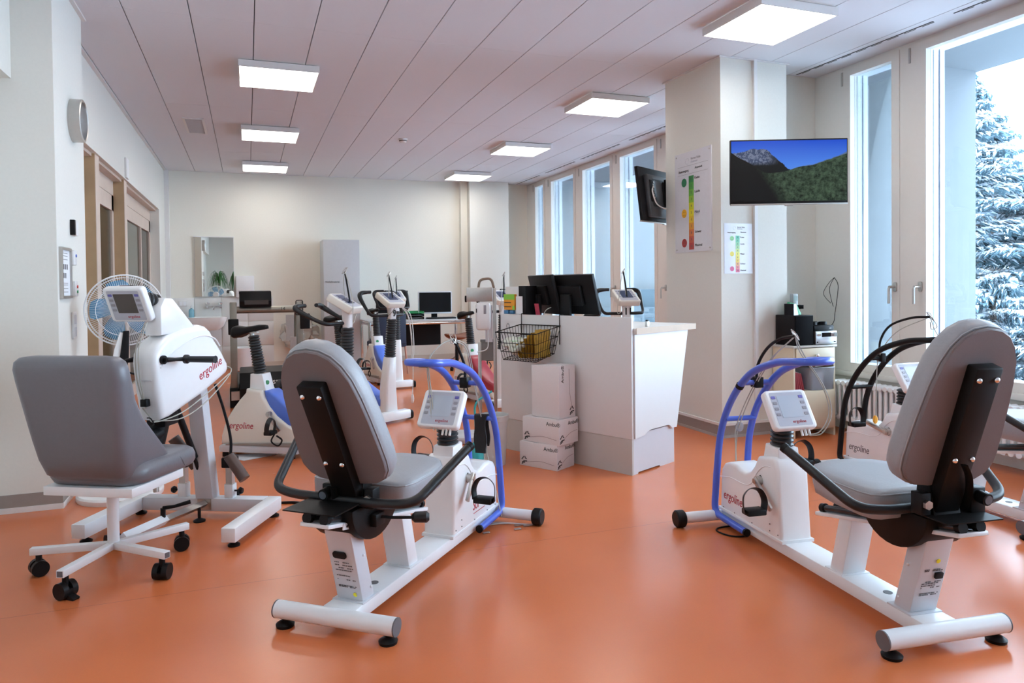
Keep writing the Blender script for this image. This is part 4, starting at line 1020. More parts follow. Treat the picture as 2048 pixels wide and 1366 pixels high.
upright('farthest upright bike, blue-shelled, half hidden behind the number 9 bike', (1.49, 9.35), R(-80), BLUEP, hook=(-.02, .0))
upright('upright bike with dark red shell behind the steel scale', (2.18, 7.55), R(-79), REDP, hook=(.0, .0))
upright('upright bike numbered 11 behind the reception counter by the windows', (3.17, 6.40), R(-95), BLUEP, '11', hook=(-.02, -.03))
# loose white card under the first bike
t = thing('floor_card', 'thin white sheet lying under the rear of the bike beside the treadmill', 'sheet', (-.03, 5.40, .001), R(-20))
b = NB(); prism(b, [(-.13, .10), (-.10, -.02), (.02, -.09), (.20, .10), (.16, .16)], 0, .003); ob('sheet', b, PAPER, t)

# ================================================================== ARM ERGOMETER
t = thing('arm_ergometer', 'white hand-crank arm ergometer on a square steel stand behind the office chair', 'arm ergometer', (-.25, 4.12, 0), R(64))
for s, y in ((1, .345), (-1, -.395)):
    b = NB(); bx(b, -.475, .035, y-.035, y+.035, .032, .100, bev=.005); lg = ob('floor_leg', b, WHITE, t)
    for u in (-.42, .01):
        b = NB(); cyl(b, (u, y, .014), (u, y, .035), .007, n=10); lathe(b, [(0, 0), (.028, 0), (.028, .008), (.010, .018), (0, .018)], c=(u, y, 0), n=18); ob('levelling_foot', b, BLACK, lg)
b = NB(); bx(b, -.035, .035, -.36, .31, .032, .100, bev=.004); ob('crossbeam', b, GREYW, t)
b = NB(); cyl(b, (-.10, -.045, .014), (-.10, -.045, .075), .008, n=10); lathe(b, [(0, 0), (.030, 0), (.030, .008), (.010, .018), (0, .018)], c=(-.10, -.045, 0), n=18); ob('levelling_foot', b, BLACK, t)
b = NB(); loft(b, [[(x+.0-.0*1, y-.037, .1) for x, y in rrect(.075, .10, .008, 2)], [(x-.09, y-.037, .74) for x, y in rrect(.070, .075, .008, 2)]]); ob('stand_post', b, GREYW, t)
# telescopic link to the chair
b = NB(); tube(b, [(-.04, -.04, .075), (-.36, .0, .085)], .020, n=4); ob('link_tube', b, STEEL, t)
b = NB(); tube(b, [(-.33, .0, .085), (-.62, .02, .095)], .026, n=4); lk = ob('link_sleeve', b, WHITE, t)
b = NB(); cyl(b, (-.345, .0, .10), (-.345, .0, .145), .012, n=10); tube(b, [(-.345, 0, .145), (-.33, -.05, .150), (-.30, -.115, .165)], .009, n=8, rad=[.010, .008, .010]); ob('clamp_lever', b, BLACK, lk)
b = NB(); bx(b, -.038, -.034, -.075, -.0, .04, .098); ob('joint_plate', b, STEEL, t)
# leg rest sockets and calf pads
for s, y in ((1, .095), (-1, -.165)):
    b = NB(); bx(b, -.022, .022, y-.022, y+.022, .10, .175, bev=.002); bx(b, -.017, .017, y-.017, y+.017, .175, .27); ob('leg_rest_tube', b, STEEL, t)
    b = NB(); bx(b, -.023, .023, y-.023, y+.023, .098, .172, bev=.002); ob('leg_rest_socket', b, WHITE, t)
    o_ = s
    b = NB(); cyl(b, (0, y+o_*.022, .135), (0, y+o_*.05, .135), .005, n=8); lathe(b, [(0, 0), (.016, .002), (.020, .010), (.014, .022), (0, .022)], M=frame((0, y+o_*.045, .135), (1, 0, 0), (0, o_, 0)), n=8); ob('socket_knob', b, BLACK, t)
    b = NB(); bx(b, -.03, .03, y-.035, y+.035, .26, .315, bev=.006); ob('rest_clamp', b, BLACK, t)
    a, c_ = (Vector((-.01, y-.00, .32)), Vector((-.03, y-.095, .205))) if s < 0 else (Vector((-.04, y+.03, .42)), Vector((.0, y-.07, .26)))
    b = NB(); cyl(b, a, c_, .030, n=14); ob('calf_pad', b, mat('calf_pad_brown', (.09, .055, .045), .4), t)
# head: lifting strut, pivot, housing
b = NB(); cyl(b, (-.05, -.015, .26), (-.09, -.015, .34), .010, n=10); cyl(b, (-.08, -.015, .33), (-.26, -.01, .66), .017, n=12); ob('gas_spring', b, BLACK, t)
b = NB(); cyl(b, (-.36, .045, .36), (-.30, .03, .60), .040, .05, n=16); bx(b, -.36, -.24, -.03, .07, .54, .66, bev=.01); ob('pivot_block', b, BLACK, t)
b = NB(); cyl(b, (-.40, .02, .50), (-.33, .02, .51), .030, n=16); ob('pivot_knob', b, BLACK, t)
b = NB(); cyl(b, (-.335, .04, .22), (-.33, .045, .38), .013, n=10); cyl(b, (-.30, .075, .25), (-.33, .075, .46), .010, n=10); ob('chrome_rod', b, STEEL, t)
prof = [(-.425, .585), (-.36, .592), (-.10, .668), (.095, .745), (.113, .765), (.110, .80), (.055, .875), (.0, .935), (-.035, .985), (-.075, 1.012), (-.12, 1.022), (-.25, 1.010), (-.36, .985), (-.43, .948), (-.465, .905), (-.472, .86), (-.452, .72)]
b = NB(); prism(b, prof, -.020, .112, side(), bev=.030, seg=4); hs = ob('housing', b, WHITEP, t, ang=50)
b = NB(); prism(b, [(-.40, .985), (-.40, 1.12), (-.37, 1.165), (-.31, 1.160), (-.16, 1.025), (-.14, .99)], .000, .095, side(), bev=.012); ob('neck', b, WHITEP, hs)
for s in (-1, 1):
    if s > 0: continue
    b = NB(); tube(b, smooth_path([(-.435, s*.1125, .835), (-.36, s*.1135, .895), (-.24, s*.1135, .945), (-.12, s*.1135, .965), (-.02, s*.1135, .945), (.03, s*.1125, .90)], 5), .0035, n=6, cap=False); ob('housing_rib', b, WHITEP, hs)
b = NB(); bx(b, -.466, -.459, -.085, -.006, .778, .780); ob('housing_seam', b, GREYW, hs)
bellows(t, (-.345, -.03, 1.135), (-.425, -.01, 1.155), .045, .045, 4)
M_ = frame((-.452, .04, 1.135), (-.0, -1, 0), (-.90, 0, -.40))
ds = display(t, M_, .215, .175, SCRB, REDT)
b = NB(); bx(b, -.47, -.44, .0, .07, 1.222, 1.2245); ob('card_slot', b, BLACK, ds)
text('lettering', 'ergoline', .066, REDT, hs, (-.055, -.1128, .790), (1, 0, .36), (-.36, 0, 1), shear=.15, squash=.95)
for s in (-1, 1):
    a = Vector((-.42, -.112 if s < 0 else .020, .872)); e = a+Vector((.10 if s < 0 else -.09, s*.04, -.006))
    b = NB(); cyl(b, a-Vector((0, s*.004, 0)), a+Vector((0, s*.012, 0)), .021, n=18); cyl(b, a, a+Vector((0, s*.03, 0)), .012, n=12); ob('crank_hub', b, BLACK, t)
    b = NB(); tube(b, [a+Vector((0, s*.02, 0)), a*.5+e*.5+Vector((0, s*.012, 0)), e+Vector((0, s*.005, 0))], .010, n=10, rad=[.013, .009, .011]); ca = ob('crank_arm', b, BLACK, t)
    b = NB(); tube(b, [e, e+Vector((0, s*.008, 0)), e+Vector((0, s*.022, 0)), e+Vector((0, s*.03, 0)), e+Vector((0, s*.165, 0)), e+Vector((0, s*.172, 0))], .015, n=16, rad=[.012, .022, .022, .0155, .0165, .0185]); ob('hand_grip', b, RUBBER, ca)
cables(t, [[(-.44, -.04, 1.05), (-.462, -.03, .99), (-.482, -.02, .92), (-.480, -.02, .80), (-.462, -.03, .70), (-.445, -.04, .645)],
           [(-.44, -.05, 1.05), (-.460, -.04, .99), (-.482, -.035, .92), (-.478, -.035, .80), (-.462, -.04, .70), (-.445, -.04, .645)],
           [(-.445, -.02, .645), (-.44, -.05, .61), (-.43, -.07, .578), (-.30, -.118, .60), (-.10, -.12, .665), (.10, -.12, .745)],
           [(-.43, -.07, .582), (-.30, -.122, .575), (-.10, -.124, .63), (.12, -.118, .755), (.115, -.05, .79)]], r=.003)
b = NB(); bx(b, -.468, -.440, -.060, -.025, .655, .69, bev=.003); ob('cable_clip', b, BLACK, t)
b = NB(); tube(b, smooth_path([(-.446, -.045, .60), (-.455, -.07, .60), (-.452, -.085, .575), (-.44, -.07, .565)], 4), .003, n=6); ob('cable_hook', b, BLACK, t)
b = NB(); tube(b, smooth_path([(.0, -.09, .70), (.05, -.11, .55), (.08, -.13, .38), (.07, -.13, .20), (.10, -.20, .03), (.20, -.30, .008), (.22, -.44, .008), (.13, -.56, .008)], 8), .0075, n=8); pc = ob('power_cable', b, BLACK, t)
b = NB(); cyl(b, (.13, -.56, .012), (.105, -.585, .012), .011, n=12); ob('plug', b, STEEL, pc)

hd_ = Matrix.Translation((.11, -.112, 0)) @ Matrix.Rotation(R(-6), 4, 'Z') @ Matrix.Translation((-.11, .112, 0))
for ch in t.children:
    if ch.name.split('.')[0] in ('housing', 'bellows', 'display', 'crank_hub', 'crank_arm', 'electrode_cable', 'cable_clip', 'cable_hook'): ch.matrix_local = hd_

# ================================================================== OFFICE CHAIR
t = thing('office_chair', 'grey vinyl swivel chair with white steel base, seen from behind at the left', 'chair', (-.56, 3.47, 0), R(61))
for k, a in enumerate((172, 244, 316, 28, 100)):
    a = R(a-61); d = Vector((math.cos(a), math.sin(a), 0)); q = Vector((-d.y, d.x, 0))
    b = NB(); M_ = frame(d*.165+Vector((0, 0, .104)), d, (0, 0, 1))
    box(b, (0, .0, 0), (.31, .032, .030), M_, bev=.003)
    box(b, (.1555, 0, 0), (.0, .0, .0), M_) if False else None
    ar = ob('base_arm', b, WHITE, t)
    b = NB(); box(b, (.1552, 0, 0), (.001, .024, .022), M_); ob('tube_opening', b, GREYT, ar)
    p = d*.290; sw = Matrix.Rotation(R(35+40*k), 3, 'Z') @ q
    b = NB(); cyl(b, p+Vector((0, 0, .05)), p+Vector((0, 0, .09)), .012, n=10)
    for s in (-1, 1): cyl(b, p+sw*s*.008+Vector((0, 0, .033)), p+sw*s*.030+Vector((0, 0, .033)), .033, n=24)
    w2 = sw.cross(Vector((0, 0, 1)))
    prism(b, [(.033*math.cos(R(x)), .036*math.sin(R(x))) for x in range(-10, 200, 21)], -.014, .014, frame(p+Vector((0, 0, .035)), w2, sw), bev=.002)
    cs = ob('caster', b, BLACK, ar)
    if k == 1:
        b = NB(); prism(b, [(.02, .0), (.06, .012), (.055, .022), (.02, .030)], -.014, .014, frame(p+Vector((0, 0, .02)), w2, sw)); ob('brake_lever', b, BLACK, cs)
b = NB(); cyl(b, (0, 0, .088), (0, 0, .37), .0235, n=20); ob('column', b, WHITE, t)
b = NB(); bx(b, -.19, .15, -.235, .165, .368, .405, bev=.003); ob('seat_frame', b, WHITE, t)
# shell: back
secs = []
for (z, ur, uf, hw) in ((.412, -.130, .02, .140), (.422, -.175, .07, .165), (.455, -.212, .12, .188), (.52, -.232, .06, .203), (.60, -.246, -.02, .214), (.68, -.258, -.10, .224), (.76, -.270, -.150, .233), (.84, -.281, -.178, .241), (.890, -.288, -.192, .242), (.920, -.286, -.200, .234), (.938, -.275, -.212, .212), (.944, -.262, -.232, .170)):
    c = (ur+uf)/2; w_ = uf-ur; oy = -.035+.02*(z-.4)/.5
    secs.append([(x, y+oy, z+(.006*(1-(y/max(hw, .01))**2))) for x, y in rrect(w_, hw*2, min(w_*.46, .05), 5, c, 0)])
b = NB(); loft(b, secs); bk = ob('backrest_shell', b, OFFICE, t, ang=70)
b = NB(); secs = []
for (sc, z) in ((.88, .405), (.96, .415), (1.0, .435), (1.0, .460), (.97, .480), (.90, .492), (.6, .50)):
    secs.append([(.045+(x)*sc, y*sc-.035, z-.012*max(0, x*3)**2) for x, y in rrect(.46, .435, .085, 6)])
loft(b, secs); st = ob('seat_cushion', b, OFFICE, t, ang=70)
b = NB(); tube(b, smooth_path([(.13, -.2545, .425), (.115, -.254, .45), (.10, -.240, .478), (.095, -.195, .494)], 5), .0016, n=5); ob('seam', b, mat('seam_dark', (.14, .135, .145), .7), st)

# ================================================================== FAN
t = thing('pedestal_fan', 'white pedestal fan with translucent blue blades behind the arm ergometer', 'fan', (-.715, 4.70, 0), R(8))
lathe(b := NB(), [(0, 0), (.225, 0), (.228, .010), (.228, .026), (.218, .036), (.06, .040), (.04, .05), (0, .05)], n=48); ob('base', b, WHITEP, t)
b = NB(); cyl(b, (0, .05, .035), (0, .07, .70), .016, n=14); ob('pole', b, WHITEP, t)
b = NB(); prism(b, [(-.05, .66), (-.025, .66), (.012, .80), (.035, .95), (.010, .955), (-.022, .85)], .055, .095, Matrix(((1, 0, 0, 0), (0, 0, 1, 0), (0, 1, 0, 0), (0, 0, 0, 1))), bev=.006); ob('neck_trim', b, WHITEP, t)
b = NB(); prism(b, [(-.022, .66), (.030, .66), (.055, .80), (.060, .96), (.028, .96), (.010, .82)], .045, .105, Matrix(((1, 0, 0, 0), (0, 0, 1, 0), (0, 1, 0, 0), (0, 0, 0, 1))), bev=.006); ob('neck', b, BLACK, t)
b = NB(); tube(b, smooth_path([(.02, .09, .72), (.10, .08, .70), (.16, .06, .74), (.20, .05, .72)], 5), .006, n=6); ob('cable', b, BLACK, t)
hc = Vector((.038, .12, 1.083)); FM = frame(hc, (1, 0, 0), (0, -1, .0))     # local z toward the viewer
b = NB(); lathe(b, [(0, -.10), (.055, -.10), (.075, -.05), (.070, -.01), (0, -.01)], n=28, M=FM); ob('motor', b, WHITEP, t)
def cage(nm, zf, zb):
    b = NB(); n = 100
    for i in range(n):
        a = 2*math.pi*i/n; d = Vector((math.cos(a), math.sin(a), 0))
        tube(b, [FM @ (d*.052+Vector((0, 0, zf))), FM @ (d*.13+Vector((0, 0, zf*.97))), FM @ (d*.185+Vector((0, 0, zf*.70+zb*.3))), FM @ (d*.208+Vector((0, 0, zb)))], .00085, n=3, cap=False)
    for (r_, z_) in ((.208, zb), (.15, zf*.93), (.195, zf*.55+zb*.45)):
        tube(b, [FM @ Vector((r_*math.cos(R(x)), r_*math.sin(R(x)), z_)) for x in range(0, 360, 6)], .0016, n=5, closed=True)
    o = ob(nm, b, WHITEP, t); o['kind'] = 'stuff'
cage('front_guard', .060, .0); cage('rear_guard', -.060, .0)
b = NB(); tube(b, [FM @ Vector((.211*math.cos(R(x)), .211*math.sin(R(x)), 0)) for x in range(0, 360, 5)], .0045, n=8, closed=True); ob('guard_rim', b, WHITEP, t)
b = NB(); lathe(b, [(.056, .055), (.056, .064), (.05, .068), (0, .069)], n=32, M=FM); ob('badge_cap', b, WHITEP, t)
b = NB(); lathe(b, [(0, -.02), (.04, -.02), (.04, .03), (.03, .04), (0, .04)], n=24, M=FM); hub = ob('blade_hub', b, mat('hub_blue', (.10, .22, .42), .4), t)
for k in range(5):
    b = NB(); prof = []; vs = []
    for i in range(9):
        f = i/8
        r_ = .038+.145*f; wd = (.024+.075*math.sin(min(1, f*1.1)*1.7)**.8) if f < .92 else .075
        row = []
        for j in range(5):
            g = j/4-.5; aa = g*wd/r_*1.25+.25*f
            row.append(FM @ Vector((r_*math.cos(aa+R(72*k+20)), r_*math.sin(aa+R(72*k+20)), .012+.028*g)))
        vs.append([b.verts.new(p) for p in row])
    for i in range(8):
        for j in range(4): b.faces.new((vs[i][j], vs[i+1][j], vs[i+1][j+1], vs[i][j+1]))
    bl = ob('blade', b, FANBL, hub, ang=60)

# ================================================================== RECEPTION COUNTER
CT = thing('reception_counter', 'white reception desk with raised front panel and grey plinth', 'counter', (2.25, 3.92, 0), R(25))
b = NB(); bx(b, 0, .020, 0, 1.17, .228, .997, bev=.001); ob('front_panel', b, LAMIN, CT)
b = NB(); bx(b, .004, .022, .004, 1.165, 0, .226); ob('front_plinth', b, LAMING, CT)
b = NB(); prism(b, [(.0215, .232), (.125, .240), (.155, .258), (.20, .266), (.40, .266), (.425, .258), (.445, .240), (.505, .238), (.655, .888), (.0215, .888)], -.012, .010, Matrix(((1, 0, 0, 0), (0, 0, -1, 0), (0, 1, 0, 0), (0, 0, 0, 1)))); ob('side_panel', b, LAMIN, CT)
b = NB(); prism(b, [(.022, 0), (.07, 0), (.075, .010), (.315, .010), (.325, 0), (.495, 0), (.495, .255), (.022, .255)], -.022, -.006, Matrix(((1, 0, 0, 0), (0, 0, -1, 0), (0, 1, 0, 0), (0, 0, 0, 1)))); ob('side_plinth', b, GREYW, CT)
b = NB(); bx(b, .0215, .74, -.022, 1.15, .890, .928, bev=.002); wtp = ob('worktop', b, mat('worktop_pale', (.72, .70, .66), .4), CT)
b = NB(); bx(b, .0225, .738, -.0250, -.0215, .890, .929); ob('oak_edge', b, mat('oak_edge_band', (.50, .37, .26), .5, var=.1, scale=12), wtp)
b = NB(); bx(b, .03, .48, .05, 1.14, .01, .885); ob('carcass', b, LAMIN, CT)
def cpos(x, y, z=0):
    c, s = math.cos(R(25)), math.sin(R(25)); return (2.25+x*c-y*s, 3.92+x*s+y*c, z)
monitor('counter_monitor', 'larger black monitor on the counter, seen from the back', cpos(.20, .655, .93), R(115), .46, .29, .065, BLACK, SCREENOFF, tilt=R(-17))
# rotate so that the screen looks inward (local -y) and the back faces the room
monitor('counter_monitor', 'black monitor turned nearly edge-on at the left end of the counter', (2.045, 4.82, .93), R(92), .40, .29, .065, BLACK, SCREENOFF, tilt=R(-14))
t = thing('black_box', 'narrow upright black box standing left of the monitors on the counter', 'box', cpos(.05, .975, .928), R(25))
b = NB(); bx(b, -.02, .12, -.035, .035, 0, .275, bev=.002); ob('case', b, BLACK, t)
t = thing('leaflet_rack', 'clear leaflet rack holding an orange and green glove box on the counter end', 'rack', cpos(.058, 1.065, .928), R(25))
b = NB(); bx(b, -.005, 0, -.10, .10, 0, .27); bx(b, 0, .06, -.10, -.097, 0, .25); bx(b, 0, .06, .097, .10, 0, .25); bx(b, .06, .063, -.10, .10, 0, .265); bx(b, 0, .06, -.1, .1, 0, .004); ob('holder', b, mat('acrylic_white', (.80, .83, .85), .2), t)
b = NB(); bx(b, -.03, -.006, -.015, .095, .10, .215, bev=.001); gb = ob('glove_box', b, ORANGE, t)
b = NB(); bx(b, -.0315, -.0298, -.015, .095, .175, .215); bx(b, -.0315, -.0298, -.015, .005, .10, .13); ob('lime_band', b, GREENP, gb)
b = NB()
for z in (.120, .150): bx(b, -.0318, -.0296, .02, .09, z, z+.005)
ob('brown_print', b, BLKT, gb)
b = NB(); bx(b, -.03, -.006, -.095, -.03, .07, .20); ob('leaflet', b, PAPER, t)
b = NB(); bx(b, -.03, -.006, .05, .095, .07, .097); bx(b, -.03, -.007, .0, .04, .07, .095, bev=.004); ob('pen_box', b, mat('pen_blue', (.05, .18, .35), .4), t)
t = thing('red_folder', 'thin red folder leaning beside the edge-on monitor', 'folder', cpos(.10, .87, .928), R(25))
b = NB(); box(b, (.0, 0, .075), (.004, .04, .15), Matrix.Rotation(R(-12), 4, 'Y')); ob('cover', b, mat('folder_red', (.55, .06, .10), .5), t)
t = thing('desk_cable', 'loose grey cables by the foot of the edge-on monitor', 'cable', cpos(.05, .80, .93), R(25))
b = NB(); tube(b, smooth_path([(0, .05, .0), (0, 0, .05), (.0, -.04, .10), (.02, -.07, .12)], 5), .003, n=6); tube(b, smooth_path([(0, .02, .0), (.02, -.05, .06), (0, -.1, .07)], 5), .003, n=6); ob('strand', b, CABLE, t)
t = thing('door_stop_clamp', 'small metal clamp on the wooden counter ledge', 'clamp', cpos(.22, .03, .928), R(25))
b = NB(); bx(b, -.012, .012, -.01, .01, 0, .036, bev=.002); ob('clamp_body', b, STEEL, t); b = NB(); bx(b, -.006, .006, -.008, .008, .036, .046); ob('clamp_screw', b, BLACK, t)

# wire basket hooked on the panel
t = thing('wire_basket', 'black wire basket hooked over the counter panel', 'basket', cpos(-.002, .77, .0), R(25))
b = NB()
Z1, Z0 = .905, .715
top = [(-.006, -.19), (-.006, .185), (-.25, .195), (-.25, -.19)]; bot = [(-.03, -.155), (-.03, .15), (-.215, .155), (-.215, -.155)]
def ringp(f): return [(top[i][0]*f+bot[i][0]*(1-f), top[i][1]*f+bot[i][1]*(1-f), Z0+(Z1-Z0)*f+(.022 if i < 2 else -.022)) for i in range(4)]
for f, r_ in ((1, .004), (.62, .0026), (.30, .0026), (0, .003)):
    rp_ = ringp(f); tube(b, rp_, r_, n=6, closed=True)
def lerp(a, c, f): return tuple(a[i]+(c[i]-a[i])*f for i in range(len(a)))
T4, B4 = ringp(1), ringp(0)
for i in range(4):
    j = (i+1) % 4; n = 13 if i % 2 == 0 else 9
    for k in range(n):
        f = k/n; tube(b, [lerp(T4[i], T4[j], f), lerp(B4[i], B4[j], f)], .0018, n=5)
for k in range(1, 12):
    tube(b, [lerp(B4[0], B4[1], k/12), lerp(B4[3], B4[2], k/12)], .0018, n=5)
for k in range(1, 6): tube(b, [lerp(B4[1], B4[2], k/6), lerp(B4[0], B4[3], k/6)], .0018, n=5)
ob('wire_mesh', b, BLACK, t)['kind'] = 'stuff'
for y in (-.185, .175):
    b = NB(); tube(b, fillet([(-.008, y, .80), (-.008, y, 1.004), (.03, y, 1.004), (.03, y, .97)], .008), .0032, n=6); ob('hook', b, BLACK, t)
b = NB(); tube(b, [(-.13+.012*math.cos(R(a)), .19, .92+.018*math.sin(R(a))) for a in range(0, 360, 30)], .002, n=5, closed=True); ob('label_ring', b, BLACK, t)
rnd = random.Random(3)
for k in range(6):
    th = thing('packet', ['amber foil packet standing at the right end of the wire basket', 'amber foil packet second from the right in the wire basket', 'amber foil packet third from the right in the wire basket', 'amber foil packet fourth from the right in the wire basket', 'amber foil packet fifth from the right in the wire basket', 'darkest amber foil packet at the left of the row in the basket'][k], 'packet', cpos(-.12, .77-.125+k*.028, Z0+.006), R(25)+R(rnd.uniform(-6, 6)), 'foil packets in the wire basket')
    b = NB(); g = bmesh.ops.create_grid(b, x_segments=8, y_segments=8, size=.5)['verts']
    for v in g:
        x, y = v.co.x, v.co.y
        v.co = Vector((x*.15, .014*noise.noise(Vector((x*5, y*5, k)))+.010*k*(y+.5)*.6, (y+.5)*(.185-.02*k)+.012*noise.noise(Vector((x*4, k, 2)))))
    bmesh.ops.solidify(b, geom=b.faces[:], thickness=.007); ob('foil_bag', b, YELLOW, th, ang=60)
for k in range(3):
    th = thing('wrapped_tubing', ['crumpled clear-wrapped tubing at the left corner of the basket', 'clear-wrapped tubing with pale green parts low in the basket', 'clear-wrapped tubing on top in the middle of the basket'][k], 'packet', cpos(-.13+.03*(k == 2), .90-.055*k, Z0+.05+.035*(k != 1)), R(25), 'clear wrapped tubing in the basket')
    b = NB(); g = bmesh.ops.create_icosphere(b, subdivisions=3, radius=1)['verts']
    for v in g:
        n_ = noise.noise(v.co*2.5+Vector((k*3, 0, 0)))
        v.co = Vector((v.co.x*.085, v.co.y*.055, v.co.z*.045))*(1+.45*n_)
    ob('clear_film', b, FILMW, th, ang=60)
    b = NB(); tube(b, smooth_path([(-.06, -.03, .02), (0, .03, .03), (.05, -.02, .035), (.0, -.04, .02)], 5, True), .006, n=6, closed=True); ob('green_tube', b, mat('mint_tube', (.45, .65, .40), .4), th)

# cartons with the printed name
def carton(label, x, y, z, w_, d_, h_, rot, tall=False):
    th = thing('carton', label, 'box', cpos(x, y, z), R(25)+rot, 'white cartons stacked at the counter')
    b = NB(); bx(b, 0, w_, 0, d_, 0, h_-.003, bev=.0015); ob('carton_body', b, CARD, th)
    b = NB(); bx(b, .002, w_-.002, .002, d_*.52, h_-.003, h_); ob('flap', b, CARD, th)
    def emblem(origin, xd, s=.025):
        b = NB(); xv = Vector(xd); n_ = xv.cross(Vector((0, 0, 1)))
        M_ = Matrix(((xv.x, 0, n_.x, origin[0]), (xv.y, 0, n_.y, origin[1]), (xv.z, 1, n_.z, origin[2]), (0, 0, 0, 1)))
        for (p, q) in (((-.9, .3), (-.35, .9)), ((-.35, .9), (-.3, 1.2)), ((.15, 1.3), (.25, .8)), ((.25, .8), (.75, .55)), ((-.8, -.5), (-.15, -.1)), ((-.15, -.1), (.1, -.6)), ((-.15, -.1), (.9, .0)), ((-.9, -.9), (-.3, -.55))):
            box(b, (0, 0, 0), (1, 1, 1), M_ @ Matrix.Translation(((p[0]+q[0])/2*s, (p[1]+q[1])/2*s, .0006)) @ Matrix.Rotation(math.atan2(q[1]-p[1], q[0]-p[0]), 4, 'Z') @ Matrix.Diagonal((math.hypot(q[0]-p[0], q[1]-p[1])*s, s*.26, .0008, 1)))
        ob('emblem', b, BLKT, th)
    def swoosh(p0, p1, p2):
        b = NB(); tube(b, smooth_path([p0, p1, p2], 8), .0009, n=4); ob('printed_line', b, CARDL, th)
    e = .0006
    if not tall:
        text('lettering', 'Ambu®', .036, BLKT, th, (-e, d_*.16, h_*.80), (0, -1, 0), (0, 0, 1))
        emblem((-e, d_*.87, h_*.20), (0, -1, 0)); swoosh((-e, d_*.80, h_*.17), (-e, d_*.45, h_*.27), (-e, d_*.07, h_*.20))
        text('lettering', 'Ambu®', .036, BLKT, th, (w_*.74, -e, h_*.82), (1, 0, 0), (0, 0, 1))
        emblem((w_*.16, -e, h_*.20), (1, 0, 0)); swoosh((w_*.28, -e, h_*.24), (w_*.6, -e, h_*.42), (w_*.95, -e, h_*.48))
    else:
        text('lettering', 'Ambu®', .036, BLKT, th, (w_*.22, -e, h_*.84), (0, 0, 1), (-1, 0, 0))
        emblem((w_*.78, -e, .04), (1, 0, 0)); swoosh((w_*.62, -e, h_*.93), (w_*.64, -e, h_*.5), (w_*.80, -e, h_*.17))
carton('bottom carton of the stack standing on the floor at the counter', -.235, .423, 0, .20, .305, .165, R(6))
carton('middle carton of the stack, lying flat with its printed lettering upright', -.232, .405, .166, .205, .31, .165, R(3))
carton('upright carton on top of the stack at the counter', -.205, .425, .332, .17, .235, .345, R(2), True)

# stadiometer / scale column with dispenser
t = thing('patient_scale', 'stainless steel personal scale column with a measuring head beside the counter', 'scale', (1.70, 5.14, 0), R(-20.4))
for x in (-.055, .062):
    b = NB(); bx(b, x-.013, x+.013, -.013, .013, .02, 1.19 if x > 0 else .78, bev=.002); ob('column_post', b, STEEL, t)
b = NB(); bx(b, -.050, .052, -.008, .008, .64, .80); ob('joint_plate', b, mat('dark_steel_plate', (.22, .22, .21), .4, .5), t)
b = NB(); bx(b, -.145, .05, -.10, .02, 1.09, 1.195, bev=.004); ob('measuring_head', b, STEEL, t)
b = NB(); tube(b, fillet([(-.06, 0, 1.19), (-.05, 0, 1.255), (.04, 0, 1.265), (.058, 0, 1.19)], .035, 6), .010, n=10); ob('carry_handle', b, mat('handle_tan', (.25, .17, .12), .4), t)
b = NB(); bx(b, -.30, .04, .0, .32, .0, .05, bev=.01); ob('weighing_platform', b, GREYW, t)
b = NB(); bx(b, -.01, .045, -.020, -.014, .78, 1.06); ob('instruction_strip', b, PAPER, t)
b = NB(); cyl(b, (-.16, -.05, 1.11), (-.145, -.05, 1.11), .025, n=14); ob('head_knob', b, BLACK, t)
t = thing('hand_sanitiser_dispenser', 'white hand sanitiser dispenser hanging on the steel scale column', 'dispenser', (1.655, 5.075, .98), R(-20.4))
b = NB(); bx(b, -.055, .055, -.10, -.0, -.10, .105, bev=.022); ob('housing', b, WHITEP, t)
b = NB(); bx(b, .005, .024, -.102, -.098, .02, .085, bev=.002); ob('level_window', b, PANELD, t)
b = NB(); bx(b, -.052, -.045, -.102, -.098, .03, .06); ob('lock', b, BLACK, t)
b = NB(); tube(b, fillet([(.03, -.04, -.09), (.035, -.04, -.25), (-.05, -.04, -.265)], .05, 6), .016, n=8, flat=(1.4, .25)); ob('arm_lever', b, WHITEP, t)

# bin with teal hose
t = thing('waste_bin', 'round pale plastic bin between the blue bike frame and the counter', 'bin', (1.545, 4.55, 0))
lathe(b := NB(), [(0, 0), (.078, 0), (.097, .30), (.104, .302), (.105, .335), (.100, .338), (.097, .325), (.094, .30), (.075, .01), (0, .01)], n=32); ob('bucket', b, mat('bin_grey_white', (.60, .60, .58), .4), t)
t = thing('teal_sprayer', 'teal bottle with a bent teal tube standing beside the round bin', 'bottle', (1.36, 4.35, 0))
lathe(b := NB(), [(0, 0), (.045, 0), (.048, .02), (.046, .14), (.03, .19), (.015, .21), (0, .21)], n=20); ob('bottle_body', b, TEAL, t)
b = NB(); tube(b, fillet([(0, 0, .19), (-.01, 0, .46), (.10, -.03, .53)], .05, 6), .007, n=8); ob('bent_tube', b, TEAL, t)

